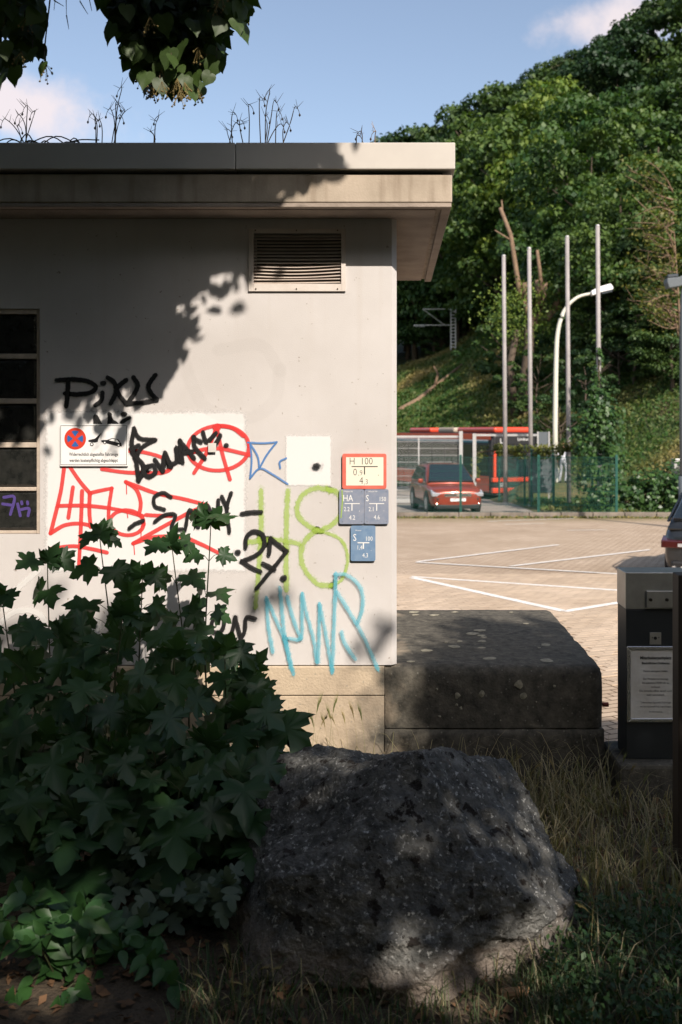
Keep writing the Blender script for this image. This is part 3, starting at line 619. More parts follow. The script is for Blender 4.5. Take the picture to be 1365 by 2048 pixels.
for a0 in (55, 145, 235, 325):
    mb = MB(); ri = rr*.74; pl = [(cx+.012*math.cos(R(a0+35)), cz+.012*math.sin(R(a0+35)))]+ell(cx, cz, ri, ri, 0, a0+8, a0+62, 10)
    mb.prism(pl, ys-.0018, ys-.001); mb.build('blue_field', M['sign_blue'], DISC)
mb = MB(); S = lambda L_: [(SX(a), SZ(b)) for a, b in L_]
mb.prism(S([(783,1156),(760,1208),(757,1225),(735,1232),(685,1225),(685,1212),(735,1200)]), ys-.0008, ys); mb.prism(S([(781,1156),(784,1156),(784,1225),(781,1225)]), ys-.0012, ys-.0009)
mb.prism([(SX(711)+.0105*math.cos(a), SZ(1245)+.0105*math.sin(a)) for a in [2*math.pi*i/20 for i in range(20)]], ys-.0016, ys-.0009)
mb.prism(S([(786,1212),(830,1210),(870,1195),(912,1204),(940,1240),(942,1262),(900,1258),(786,1228)]), ys-.0008, ys)
for wx_, wz_ in ((811, 1232), (918, 1253)): mb.prism([(SX(wx_)+.009*math.cos(a), SZ(wz_)+.009*math.sin(a)) for a in [2*math.pi*i/20 for i in range(20)]], ys-.0016, ys-.0009)
PIC = mb.build('tow_pictogram', M['ink'], T)
for q in ([(842,1213),(872,1201),(888,1204),(888,1224)], [(893,1206),(907,1209),(926,1236),(893,1226)]):
    mb = MB(); mb.prism(S(q), ys-.0022, ys-.0014); mb.build('pictogram_window', M['white_sign'], PIC)
for wx_, wz_, q in ((711, 1245, .0062), (811, 1232, .005), (918, 1253, .005)):
    a_ = [(SX(wx_)+q*math.cos(a), SZ(wz_)+q*math.sin(a)) for a in [2*math.pi*i/16 for i in range(16)]]
    mb = MB(); mb.prism(a_, ys-.0024, ys-.0018); mb.build('pictogram_wheel', M['white_sign'], PIC)
text_mesh('Widerrechtlich abgestellte Fahrzeuge', .0265, 'lettering', M['ink'], T, ((x0+x1)/2-.002, ys-.0004, SZ(1336)), .70, bold=.0004)
text_mesh('werden kostenpflichtig abgeschleppt', .0265, 'lettering', M['ink'], T, ((x0+x1)/2-.002, ys-.0004, SZ(1384)), .71, bold=.0004)
# hydrant sign; local map from its zoom
HS = 8.193; hx = lambda q: wx(660+q/HS); hz = lambda q: wz(890+q/HS)
T = thing('hydrant_sign', (hx(570), WY-.02, hz(715)), 'red-bordered cream hydrant sign reading H 100 on the wall', 'sign', 'pipe signs on the wall')
plate(T, hx(208), hz(716), hx(930), hz(140), WY-.006, .012, .012, M['hyd_red'])
mb = MB(); mb.box((hx(225), WY-.006, hz(700)), (hx(915), WY-.0015, hz(155))); mb.build('backing', M['rubber'], T)
plate(T, hx(270), hz(660), hx(880), hz(198), WY-.0182, .0012, .002, M['hyd_cream'], 'panel')
ys = WY-.0196
for s, q, sz, al in (('H', (318, 318), 120, 'LEFT'), ('100', (500, 318), 120, 'LEFT'), ('0', (382, 497), 120, 'LEFT'), (',9', (465, 497), 92, 'LEFT'), ('4', (483, 636), 120, 'LEFT'), (',3', (560, 640), 88, 'LEFT'), (',', (785, 497), 92, 'LEFT')):
    text_mesh(s, sz/HS*WY/F/.72, 'lettering', M['ink'], T, (hx(q[0]), ys, hz(q[1])), .84, al, bold=-.0006)
bar(T, hx(360), hz(357), hx(787), hz(344), ys, M['ink'], 'rule'); bar(T, hx(564), hz(480), hx(580), hz(358), ys, M['ink'], 'rule')
def water(x0, y0, x1, y1, m, label, items, rules, head, nails, dark):
    T = thing('water_sign', (hx((x0+x1)/2), WY-.02, hz(y1)), label, 'sign', 'pipe signs on the wall')
    plate(T, hx(x0), hz(y1), hx(x1), hz(y0), WY-.008, .009, .010, m)
    mb = MB(); mb.box((hx(x0+8), WY-.008, hz(y1-8)), (hx(x1-8), WY-.0015, hz(y0+8))); mb.build('backing', M['rubber'], T)
    ys = WY-.0174
    for s, q, sz in items: text_mesh(s, sz/HS*WY/F/.72, 'lettering', M['plate_text'], T, (hx(q[0]), ys, hz(q[1])), .80, 'LEFT')
    for a, b, c, d in rules: bar(T, hx(a), hz(d), hx(c), hz(b), ys, M['plate_text'], 'rule')
    if head: text_mesh(head[0], 24/HS*WY/F/.72, 'lettering', M['plate_text'], T, (hx(head[1]), ys, hz(head[2])), 1.0, 'LEFT')
    for a, b in nails:
        mb = MB(); mb.tube([(hx(a), ys-.0012, hz(b)), (hx(a), ys+.0005, hz(b))], .0018, 8); mb.build('nail', M['screw'], T)
    return T
T = water(158, 722, 566, 1290, M['plate_blue'], 'faded blue-grey water sign HA 2.2 with a lime green spray edge', [('HA', (215, 918), 110), ('2.2', (232, 1080), 72), ('4.2', (318, 1220), 76), (',', (480, 1080), 60)], [(245, 950, 492, 963), (358, 963, 374, 1072)], ('Wasser Nr', 232, 768), [(208, 765), (520, 762), (210, 1252), (527, 1250)], 1)
mb = MB(); A = []; GY0 = GY[0]
ribbon(mb, A, [(hx(205), hz(745)), (hx(212), hz(900)), (hx(200), hz(1050)), (hx(188), hz(1180))], .0062, .5, y=WY-.0195)
o = mb.build('spray_edge', M['sp_green'], T, recalc=False); at = o.data.attributes.new('a', 'FLOAT', 'POINT'); at.data.foreach_set('value', A)
water(570, 722, 965, 1290, M['plate_blue'], 'faded blue-grey water sign S 150 below the hydrant sign', [('S', (590, 918), 108), ('150', (805, 916), 72), ('2.1', (636, 1080), 72), ('4.6', (722, 1214), 74), ('.', (882, 1078), 60)], [(648, 950, 892, 963), (762, 963, 778, 1072)], ('Wasser Nr', 632, 768), [(607, 765), (925, 760), (613, 1252), (930, 1248)], 1)
water(345, 1318, 750, 1895, M['plate_blue2'], 'stronger blue water sign S 100 hanging lowest of the plates', [('S', (382, 1565), 118), ('100', (582, 1563), 74), ('1,4', (442, 1706), 72), ('4,3', (534, 1836), 74), ('.', (672, 1726), 60)], [(458, 1588, 650, 1604), (543, 1604, 563, 1696)], ('Wasser', 420, 1405), [], 1)

# ------------------------------------------------------------------ concrete platform
PL = thing('concrete_platform', (.6, 6.6, 0), 'dark lichen-crusted concrete platform jutting out beside the building', 'platform')
def rough_block(name, x0, y0, z0, x1, y1, z1, m, parent, st=.045, amp=.006, ch=.03):
    b = bmesh.new()
    nx, ny, nz = [max(1, int((q)/st)) for q in (x1-x0, y1-y0, z1-z0)]
    def face(fn, na, nb):
        g = [[b.verts.new(fn(i/na, j/nb)) for j in range(nb+1)] for i in range(na+1)]
        for i in range(na):
            for j in range(nb): b.faces.new((g[i][j], g[i+1][j], g[i+1][j+1], g[i][j+1]))
    lx, ly, lz = x1-x0, y1-y0, z1-z0
    face(lambda u, v: (x0+lx*u, y0, z0+lz*v), nx, nz); face(lambda u, v: (x1, y0+ly*u, z0+lz*v), ny, nz)
    face(lambda u, v: (x0+lx*u, y0+ly*v, z1), nx, ny); face(lambda u, v: (x0+lx*u, y1, z0+lz*v), nx, nz); face(lambda u, v: (x0, y0+ly*u, z0+lz*v), ny, nz)
    bmesh.ops.remove_doubles(b, verts=b.verts, dist=.001); bmesh.ops.recalc_face_normals(b, faces=b.faces)
    for v in b.verts:
        p = v.co.copy(); n_ = noise.noise(p*7)*.6+noise.noise(p*22)*.4
        ex = max(0, 1-(x1-p.x)/ch); ey = max(0, 1-(p.y-y0)/ch); ez = max(0, 1-(z1-p.z)/ch)
        e = sorted((ex, ey, ez))[1]; cutd = e*ch*(.55+.9*max(0, noise.noise(p*9)))
        v.co.x -= cutd*(ex > 0)*.7; v.co.y += cutd*(ey > 0)*.7; v.co.z -= cutd*(ez > 0)*.7
        v.co += v.normal*n_*amp
    me = bpy.data.meshes.new(name); b.to_mesh(me); b.free(); me.materials.append(m); me.polygons.foreach_set('use_smooth', [True]*len(me.polygons))
    o = bpy.data.objects.new(name, me); COL.objects.link(o); adopt(o, parent); return o
rough_block('upper_course', -.028, 5.69, wz(1455), 1.223, 7.49, .652, M['base'], PL)
rough_block('lower_course', -.028, 5.683, -.3, 1.232, 7.49, wz(1455)-.004, M['base'], PL, ch=.012)
for i in range(34):                                    # lichen rosettes
    if i < 4: cx, cz, r = [(1037, 1367, .027), (1047, 1391, .021), (964, 1386, .02), (915, 1390, .018)][i]; px_ = (cx, cz); fr = True
    elif i < 12: px_ = (random.uniform(850, 1180), random.uniform(1350, 1440)); r = random.uniform(.004, .010); fr = True
    else: fr = False; r = random.uniform(.012, .05)
    mb = MB(); n = 11
    if fr:
        c = Vector((wx(px_[0]), 5.682, wz(px_[1]))); ax = (Vector((1, 0, 0)), Vector((0, 0, 1)), Vector((0, -.0045, 0)))
    else:
        c = Vector((random.uniform(.1, 1.0), random.uniform(5.75, 7.4), .655)); ax = (Vector((1, 0, 0)), Vector((0, 1, 0)), Vector((0, 0, .004)))
    vs = [c+ax[2]]+[c+(ax[0]*math.cos(2*math.pi*k/n)+ax[1]*math.sin(2*math.pi*k/n))*r*random.uniform(.7, 1.15) for k in range(n)]
    mb.add(vs, [(0, 1+k, 1+(k+1) % n) for k in range(n)]); mb.build('lichen', M['lichen'], PL)
mb = MB(); mb.tube([(1.228, 5.74, wz(1413)), (1.262, 5.74, wz(1413))], .013, 10); mb.build('reflector_stud', mat('stud_red', (.35, .08, .05), .6), PL)

# ------------------------------------------------------------------ barrier housing with the car park notice
CF, CB, CL, CR = 5.45, 5.66, 1.293, 1.655
T = thing('barrier_housing', ((CL+CR)/2, (CF+CB)/2, .2), 'dark steel barrier housing with silver head and framed parking notice', 'barrier housing')
cz = lambda py: EYE+(CY-py)/F*CF
cxx = lambda px: (px-CX)/F*CF
mb = MB(); mb.box((CL+.003, CF+.003, .20), (CR-.003, CB-.003, cz(1219))); mb.build('cabinet', M['anthracite'], T, bevel=.004)
mb = MB(); mb.box((CL, CF, cz(1219)+.001), (CR, CB, cz(1145))); HEAD = mb.build('silver_head', M['steel'], T, bevel=.004)
mb = MB(); mb.box((cxx(1292), CF-.022, cz(1215)), (CR+.05, CF-.0005, cz(1181))); BR = mb.build('bracket', M['steel'], HEAD, bevel=.003)
for px in (1299.5, 1332, 1355):
    mb = MB(); mb.tube([(cxx(px), CF-.032, cz(1198)), (cxx(px), CF-.022, cz(1198))], .009, 10); mb.build('bolt', M['post'], BR)
mb = MB(); mb.box((cxx(1300), CF-.004, cz(1289)), (cxx(1323), CF+.004, cz(1265))); LK = mb.build('lock_plate', M['steel'], T, bevel=.001)
mb = MB(); mb.tube([(cxx(1311), CF-.007, cz(1276)), (cxx(1311), CF-.003, cz(1276))], .009, 12)
for px in (1305, 1318): mb.tube([(cxx(px), CF-.006, cz(1275)), (cxx(px), CF-.003, cz(1275))], .003, 8)
mb.build('keyhole', M['ink'], LK)
fx0, fx1, fz0, fz1, fwd = cxx(1254), cxx(1369), cz(1444), cz(1292), .022
for q in (((fx0, fz0), (fx1, fz0), (fx1-fwd, fz0+fwd), (fx0+fwd, fz0+fwd)), ((fx0, fz1), (fx1, fz1), (fx1-fwd, fz1-fwd), (fx0+fwd, fz1-fwd)), ((fx0, fz0), (fx0, fz1), (fx0+fwd, fz1-fwd), (fx0+fwd, fz0+fwd)), ((fx1, fz0), (fx1, fz1), (fx1-fwd, fz1-fwd), (fx1-fwd, fz0+fwd))):
    mb = MB(); mb.prism(list(q), CF-.012, CF+.003); mb.build('frame_bar', M['frame_alu'], T, bevel=.005, seg=3)
mb = MB(); mb.box((fx0+fwd-.002, CF-.006, fz0+fwd-.002), (fx1-fwd+.002, CF-.002, fz1-fwd+.002)); NT = mb.build('notice_sheet', M['paper'], T)
cx = cxx(1311.5)
for s, py, sz, bo in (('Mitarbeiterparkplatz', 1318, .0235, .0007), ('Bischöfliches Ordinariat', 1328, .0180, .0005), ('Parken auf eigene Gefahr', 1343.5, .0158, 0), ('Der Parkplatz ist montags', 1359, .0158, 0), ('bis spätestens 05:00 Uhr zu', 1367, .0158, 0), ('verlassen.', 1375, .0158, 0), ('Die Schranke öffnet danach nicht', 1383, .0158, 0), ('mehr automatisch.', 1391, .0158, 0), ('Unberechtigt abgestellte Fahrzeuge', 1406, .0138, 0), ('werden kostenpflichtig abgeschleppt.', 1414, .0138, 0), ('Die Hausverwaltung', 1424, .0105, 0)):
    text_mesh(s, sz, 'lettering', M['ink'], NT, (cx, CF-.0072, cz(py)), .88 if bo else .84, bold=bo)
mb = MB(); mb.box((1.24, 5.36, -.2), (1.95, 5.80, .199)); mb.build('concrete_footing', M['base'], T, bevel=.02)
p = P(1358, 1150, 4.4)
mb = MB(); mb.box((p.x, 4.4, -.1), (p.x+.1, 4.5, p.z)); tag(mb.build('steel_post', M['post'], bevel=.006), 'dark brown square steel post standing before the barrier housing', 'post')
# ------------------------------------------------------------------ foliage builders
def mesh_from_arrays(name, V, faces4, mats, parent=None, var=None, mi=None):
    me = bpy.data.meshes.new(name); n, k = faces4.shape
    me.vertices.add(len(V)); me.vertices.foreach_set('co', V.astype(np.float32).ravel())
    me.loops.add(n*k); me.loops.foreach_set('vertex_index', faces4.astype(np.int32).ravel())
    me.polygons.add(n); me.polygons.foreach_set('loop_start', np.arange(0, n*k, k, dtype=np.int32))
    if mi is not None: me.polygons.foreach_set('material_index', mi.astype(np.int32))
    me.update(calc_edges=True)
    for m in (mats if isinstance(mats, (list, tuple)) else [mats]): me.materials.append(m)
    if var is not None:
        a = me.attributes.new('var', 'FLOAT', 'FACE'); a.data.foreach_set('value', var.astype(np.float32))
    o = bpy.data.objects.new(name, me); COL.objects.link(o)
    if parent: adopt(o, parent)
    return o
def unit(a): return a/np.maximum(np.linalg.norm(a, axis=1, keepdims=True), 1e-9)
def leaf_arrays(pos, size, nrm, aspect=.62, rng=RNG, fold=.12):
    """rhombic leaves of four corners, folded a little along the midrib"""
    n = len(pos); t = unit(np.cross(nrm, rng.normal(size=(n, 3)))); b = np.cross(nrm, t)
    s = np.asarray(size).reshape(-1, 1)*np.ones((n, 1)); w_ = s*aspect*.5
    V = np.empty((n, 4, 3)); V[:, 0] = pos-t*s*.5; V[:, 1] = pos+b*w_+nrm*s*fold; V[:, 2] = pos+t*s*.5-nrm*s*.05; V[:, 3] = pos-b*w_+nrm*s*fold
    return V.reshape(-1, 3), np.arange(n*4).reshape(n, 4)

def ovate_arrays(pos, size, nrm, aspect=.85, rng=RNG):
    """rounder leaves of six corners"""
    n = len(pos); t = unit(np.cross(nrm, rng.normal(size=(n, 3)))); b = np.cross(nrm, t); s = np.asarray(size).reshape(-1, 1)*np.ones((n, 1)); V = np.empty((n, 6, 3))
    for i, (u, v) in enumerate(((-.5, 0), (-.30, .42), (.12, .44), (.58, 0), (.12, -.44), (-.30, -.42))): V[:, i] = pos+t*s*u+b*s*v*aspect*rng.uniform(.85, 1.1, size=(n, 1))+nrm*s*abs(v)*.2
    return V.reshape(-1, 3), np.arange(n*6).reshape(n, 6)
# ---- hill trees: lobed crowns of leaf sprays, four kinds sharing meshes
def crown_arrays(seed, n_lobes, n_leaf, h=1., w=.36, base=.22, leaf=.026, shape='round'):
    rng = np.random.default_rng(seed); P_, N_, Vr = [], [], []
    for i in range(n_lobes):
        t = rng.uniform(0, 1); z = base+(1-base)*t*.94
        prof = math.sin(math.pi*min(1, .12+.86*t))**.65 if shape == 'round' else (1-t)**.6*.9+.12
        a = rng.uniform(0, 2*math.pi); r = w*prof*math.sqrt(rng.uniform(.25, 1))
        c = np.array([r*math.cos(a), r*math.sin(a), z]); rad = rng.uniform(.055, .12)*(1.05-.35*t)
        m = int(n_leaf/n_lobes*(rad/.09)**2)
        d = unit(rng.normal(size=(m, 3))); d[:, 2] = np.abs(d[:, 2])*.9-.25*(rng.uniform(size=m) < .5)
        rr = rad*rng.uniform(.55, 1.12, size=(m, 1))**.6
        q = c+d*rr*np.array([1.15, 1.15, .8]); P_.append(q)
        N_.append(unit(d*.8+rng.normal(size=(m, 3))*.55+np.array([0, 0, .45])))
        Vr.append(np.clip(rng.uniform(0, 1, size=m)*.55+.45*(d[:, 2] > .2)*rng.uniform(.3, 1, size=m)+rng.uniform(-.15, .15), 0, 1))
    pos = np.concatenate(P_); nr = np.concatenate(N_); va = np.concatenate(Vr)
    V, Fc = leaf_arrays(pos, leaf*rng.uniform(.6, 1.3, size=len(pos)), nr, .7, rng)
    return V, Fc, va
def trunk_builder(seed, h=1., base=.22, r=.02, w=.36, nb=9):
    rng = random.Random(seed); mb = MB(); pts = [Vector((0, 0, -.03))]
    for i in range(1, 7): pts.append(Vector((rng.uniform(-.02, .02), rng.uniform(-.02, .02), .7*i/6)))
    mb.tube(pts, [r*(1-.8*i/6) for i in range(7)], 7)
    for i in range(nb):
        z = rng.uniform(base*.8, .5); a = rng.uniform(0, 6.28); l = w*rng.uniform(.5, .95)
        p0 = Vector((0, 0, z)); p2 = p0+Vector((math.cos(a)*l, math.sin(a)*l, l*rng.uniform(.4, .9))); p1 = p0.lerp(p2, .5)+Vector((0, 0, -.02))
        mb.tube([p0, p1, p2], [r*.45, r*.3, r*.1], 5)
    return mb
KINDS = {}
def tree_kind(key, m, seed, **kw):
    V, Fc, va = crown_arrays(seed, **kw); o = mesh_from_arrays('crown', V, Fc, m, var=va)
    tb = trunk_builder(seed, base=kw.get('base', .22), w=kw.get('w', .36)); t = tb.build('trunk', M['bark'], origin=(0, 0, 0), smooth=True)
    for q in (o, t): COL.objects.unlink(q)
    KINDS[key] = (o.data, t.data)
tree_kind('fresh', M['leaf_a'], 11, n_lobes=85, n_leaf=13000, w=.40, base=.12, leaf=.026)
tree_kind('mid', M['leaf_b'], 12, n_lobes=85, n_leaf=13000, w=.40, base=.10, leaf=.026)
tree_kind('dark', M['leaf_c'], 13, n_lobes=75, n_leaf=12000, w=.42, base=.12, leaf=.028)
tree_kind('olive', M['leaf_d'], 14, n_lobes=60, n_leaf=9000, w=.42, base=.15, leaf=.024)
tree_kind('bush', M['leaf_b'], 15, n_lobes=40, n_leaf=6000, w=.62, base=.02, leaf=.045)
tree_kind('slim', M['leaf_a'], 16, n_lobes=60, n_leaf=9000, w=.27, base=.18, leaf=.026)
def plant_tree(key, x, y, h, wide, name, label, cat, group, z=None):
    z = ground_z(x, y) if z is None else z
    T = thing(name, (x, y, z), label, cat, group, random.uniform(0, 6.28))
    S = Matrix.Diagonal((h*wide, h*wide, h, 1))
    for nm, me in (('crown', KINDS[key][0]), ('trunk', KINDS[key][1])):
        o = bpy.data.objects.new(nm, me); COL.objects.link(o); o.parent = T; o.matrix_basis = S
    return T
def tree_px(key, px, pytop, d, wide, name, label, group, cat='tree'):
    x = (px-CX)/F*d; zt = EYE+(CY-pytop)/F*d; zb = ground_z(x, d)
    return plant_tree(key, x, d, max(2., (zt-zb)/.99), wide, name, label, cat, group)
SKY = [(1430,-60,112,1.0), (1365,-25,122,1.0), (1300,-2,118,1.0), (1235,48,114,.95), (1180,92,110,1.0), (1130,128,116,.9), (1075,140,108,.9), (1020,168,112,.9), (975,192,118,.85), (930,214,122,.9), (890,246,126,.9), (850,258,130,1.), (815,270,134,1.), (770,300,130,1.1), (700,330,135,1.1), (1115,118,140,1.), (1165,95,140,1.), (1060,140,138,1.), (1215,70,138,1.), (620,400,132,1.1), (540,430,128,1.1), (460,440,130,1.1), (660,470,120,1.), (380,450,126,1.2)]
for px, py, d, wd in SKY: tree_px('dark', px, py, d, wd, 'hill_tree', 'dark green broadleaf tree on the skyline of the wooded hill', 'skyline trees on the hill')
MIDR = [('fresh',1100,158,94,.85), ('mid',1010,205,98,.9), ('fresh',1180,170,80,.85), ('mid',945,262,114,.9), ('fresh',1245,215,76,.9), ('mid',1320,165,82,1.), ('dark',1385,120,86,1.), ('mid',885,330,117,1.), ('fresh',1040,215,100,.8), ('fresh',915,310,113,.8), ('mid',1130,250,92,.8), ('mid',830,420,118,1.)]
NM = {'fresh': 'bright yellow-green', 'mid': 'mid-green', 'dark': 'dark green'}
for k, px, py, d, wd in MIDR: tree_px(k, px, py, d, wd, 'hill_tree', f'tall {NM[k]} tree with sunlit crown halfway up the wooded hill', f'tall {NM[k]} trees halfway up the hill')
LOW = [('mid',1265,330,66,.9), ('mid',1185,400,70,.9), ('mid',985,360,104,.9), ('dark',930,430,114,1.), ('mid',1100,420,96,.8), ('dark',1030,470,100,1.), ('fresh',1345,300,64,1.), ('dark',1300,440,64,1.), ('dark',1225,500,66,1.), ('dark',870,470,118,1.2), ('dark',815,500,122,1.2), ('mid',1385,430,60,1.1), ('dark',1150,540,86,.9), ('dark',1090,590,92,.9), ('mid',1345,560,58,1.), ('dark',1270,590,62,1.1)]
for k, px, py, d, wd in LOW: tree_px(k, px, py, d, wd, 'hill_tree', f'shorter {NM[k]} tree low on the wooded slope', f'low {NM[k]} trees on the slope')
BU = [('bush',870,650,114,1.), ('bush',960,660,112,1.), ('bush',1010,600,76,.9), ('bush',1075,690,66,.9), ('bush',1170,690,60,.9), ('bush',1240,640,62,1.), ('bush',1120,770,56,.9), ('bush',1060,800,60,.8)]
for k, px, py, d, wd in BU: tree_px(k, px, py, d, wd, 'shrub', 'rounded green shrub on the embankment', 'shrubs on the embankment', 'shrub')
# half-bare tree at the right with yellowish branches
x, y = (1345-CX)/F*52, 52; z = ground_z(x, y)
T = thing('half_bare_tree', (x, y, z), 'sparse tree with long bare yellowish branches arching over the slope', 'tree')
mb = MB(); rg = random.Random(5)
mb.tube([(x+.6, y, z), (x+.5, y, z+4), (x+.3, y, z+7.5), (x+.1, y, z+10.5)], [.09, .08, .05, .02], 6)
V_, tips = [], []
for i in range(34):
    t = rg.uniform(.35, .95); p0 = Vector((x+.5-.5*t, y, z+13.5*t)); a = rg.uniform(2.0, 4.6); l = rg.uniform(1.4, 3.4)
    p3 = p0+Vector((math.cos(a)*l, math.sin(a)*l*.6, rg.uniform(-.3, 1.1)*l*.6)); p1 = p0.lerp(p3, .4)+Vector((0, 0, rg.uniform(-.3, .5)))
    pp = smooth_path([p0, p1, p3], 4); mb.tube(pp, [.055*(1-.85*k/(len(pp)-1)) for k in range(len(pp))], 4)
    for q in range(4):
        s = pp[int(len(pp)*rg.uniform(.3, .98))-1]; e = s+Vector((rg.uniform(-.8, .3), rg.uniform(-.5, .5), rg.uniform(-.2, .8))); mb.tube([s, e], [.022, .006], 3); tips.append(e)
mb.build('trunk', M['bark_cut'], T, smooth=True)
pos = np.array([list(tips[RNG.integers(len(tips))]) for _ in range(1500)])+RNG.normal(size=(1500, 3))*.35
V, Fc = leaf_arrays(pos, .2*RNG.uniform(.6, 1.3, size=1500), unit(RNG.normal(size=(1500, 3))+np.array([0, -.4, .8]))); mesh_from_arrays('crown', V, Fc, M['leaf_d'], T, var=RNG.uniform(0, 1, size=1500))
# pollarded tree with cut limbs behind the poles
d = 68; x = (1050-CX)/F*d; z = ground_z(x, d)
T = thing('pollarded_tree', (x, d, z), 'hard-pruned tree with pale cut limb stubs above a dark trunk', 'tree')
q = lambda px, py: P(px, py, d)
mb = MB()
mb.tube([(x+.2, d, z-.2), q(1046, 800), q(1058, 700), q(1060, 640)], [.5, .42, .36, .3], 8); mb.tube([q(1030, 800)-Vector((0, 0, 1)), q(1020, 730), q(1035, 660)], [.3, .26, .2], 7)
mb.build('trunk', M['bark'], T, smooth=True)
for pts, r in (([(1042,600),(1036,560),(1022,470),(1001,415)], .2), ([(1052,600),(1050,565)], .25), ([(1078,610),(1075,560)], .24), ([(1086,600),(1080,540),(1075,500)], .16), ([(1112,620),(1118,580),(1116,565)], .25), ([(1062,640),(1050,600)], .3), ([(1070,650),(1088,600),(1092,565)], .2), ([(1095,640),(1112,615)], .2), ([(1022,480),(990,460)], .07), ([(1006,425),(1004,400)], .07)):
    mb = MB(); pp = [q(*a) for a in pts]; mb.tube(pp, [r*(1-.35*i/(len(pp)-1)) for i in range(len(pp))], 7); mb.build('cut_limb', M['bark_cut'], T, smooth=True)
c = np.array([list(q(px, py)) for px, py in ((1030,610),(1060,590),(1100,590),(1120,600),(1010,600),(1080,640),(1040,660),(1000,640))]); n = 2600
pos = c[RNG.integers(len(c), size=n)]+RNG.normal(size=(n, 3))*np.array([.75, .7, .65]); V, Fc = leaf_arrays(pos, .22*RNG.uniform(.6, 1.3, size=n), unit(RNG.normal(size=(n, 3))+np.array([0, -.6, .7]))); mesh_from_arrays('crown', V, Fc, M['leaf_a'], T, var=RNG.uniform(0, 1, size=n))

# ---- low growth on the embankment and verge (nobody could count it)
def tufts(name, n, sampler, size, m, label, cat, hz=1.0, tilt=.5, var=None):
    pts = np.array([sampler() for _ in range(n)]); nr = unit(RNG.normal(size=(n, 3))*np.array([1, 1, tilt])); 
    s = size*RNG.uniform(.5, 1.4, size=n)*(pts[:, 1]/75 if name == 'embankment_growth' else 1); pts[:, 2] += s*.35*hz
    V, Fc = leaf_arrays(pts, s, nr, .45)
    va = RNG.uniform(0, 1, size=n) if var is None else np.array([var(p) for p in pts])
    o = mesh_from_arrays(name, V, Fc, m, var=va); return tag(o, label, cat, kind='stuff')
def s_hill():
    while True:
        d = random.uniform(42, 112); x = (random.uniform(780, 1400)-CX)/F*d
        if d > toe(x)-6 and not (x < 9.6 and d < 57): return (x, d, ground_z(x, d))
tufts('embankment_growth', 60000, s_hill, .36, M['verge'], 'rough grass and low weeds covering the embankment', 'grass', var=lambda p: min(1, max(0, random.uniform(-.15, .30)+1.5*max(0, noise.noise((p[0]*.16, p[1]*.16, 5))+.05))))
def s_verge():
    y = random.uniform(31.7, 44); x = random.uniform(5.3 if y > 34 else 6.3, 16)
    return (x, y, zl(y)+.06)
tufts('verge_growth', 14000, s_verge, .22, M['verge'], 'short grass on the verge behind the mesh fence', 'grass', var=lambda p: min(1, max(0, random.uniform(-.2, .4)+.5*noise.noise((p[0]*.6, p[1]*.6, 2)))))
def s_kerb():
    x = random.uniform(-1, 13); return (x, 31.22+random.uniform(-.22, .04)+.15*(x > 7.5)*random.uniform(-1, 0), zl(31.2)-.01)
tufts('kerb_weeds', 1500, s_kerb, .10, M['verge'], 'dry weeds growing along the foot of the kerb', 'weeds')

# ------------------------------------------------------------------ the linden over the wall, its shade falling on wall and roof
def inpoly(p, poly):
    x, y = p; c = False; j = len(poly)-1
    for i in range(len(poly)):
        xi, yi = poly[i]; xj, yj = poly[j]
        if (yi > y) != (yj > y) and x < (xj-xi)*(y-yi)/(yj-yi)+xi: c = not c
        j = i
    return c
SXY, SZY = .45, .887                                   # metres across and up per metre towards the sun
def sunback(px, py, y):                                # the point at depth y whose shadow falls on the wall at this photo pixel
    k = WY-y; return Vector((wx(px)+SXY*k, y, wz(py)+SZY*k))
def sun_px(px, py, d):                                 # where the shadow line through this pixel at depth d meets the wall
    p = P(px, py, d); k = WY-d; return CX+(p.x-SXY*k)*F/WY, CY-(p.z-SZY*k-EYE)*F/WY
LIN = thing('linden_tree', (-3.1, 2.4, 0), 'linden with dark heart-shaped leaves and blossom hanging over the building', 'tree')
mb = MB(); mb.tube([(-3.1, 2.4, -.2), (-3.05, 2.4, 2), (-2.9, 2.45, 4), (-2.5, 2.5, 6), (-2.2, 2.5, 8.5)], [.26, .21, .18, .13, .05], 10)
mb.build('trunk', M['bark'], LIN, smooth=True)
shade_top = [(-900,-350), (860,-350), (795,110), (705,290), (622,385), (560,420), (490,440), (452,490), (436,500), (405,530), (362,545), (352,600), (305,615), (285,675), (205,690), (160,715), (95,765), (65,775), (50,835), (-60,865), (-900,930)]
limb_pts = []; mb = MB()
for pts in ([(-2.95,2.4,3.6), (-2.2,2.5,4.6), (-1.2,2.7,5.2), (-.2,2.8,5.8), (.5,2.9,6.6)], [(-2.9,2.4,4.2), (-1.9,3.0,4.9), (-1.0,3.4,4.9), (-.3,3.5,5.0)], [(-3.0,2.4,3.2), (-2.6,3.2,4.0), (-2.0,3.8,4.3), (-1.2,4.0,4.3)], [(-2.6,2.5,5.5), (-1.6,2.2,6.6), (-.6,2.2,7.4), (.3,2.3,8.2)], [(-3.0,2.4,3.4), (-3.6,3.2,4.2), (-3.9,3.9,4.5)], [(-2.9,2.4,4.4), (-3.6,1.8,5.6), (-4.2,1.6,6.4)]):
    sp = smooth_path(pts, 6); mb.tube(sp, [.075*(1-.75*i/len(sp)) for i in range(len(sp))], 6); limb_pts += sp
clusters = []
tries = 0
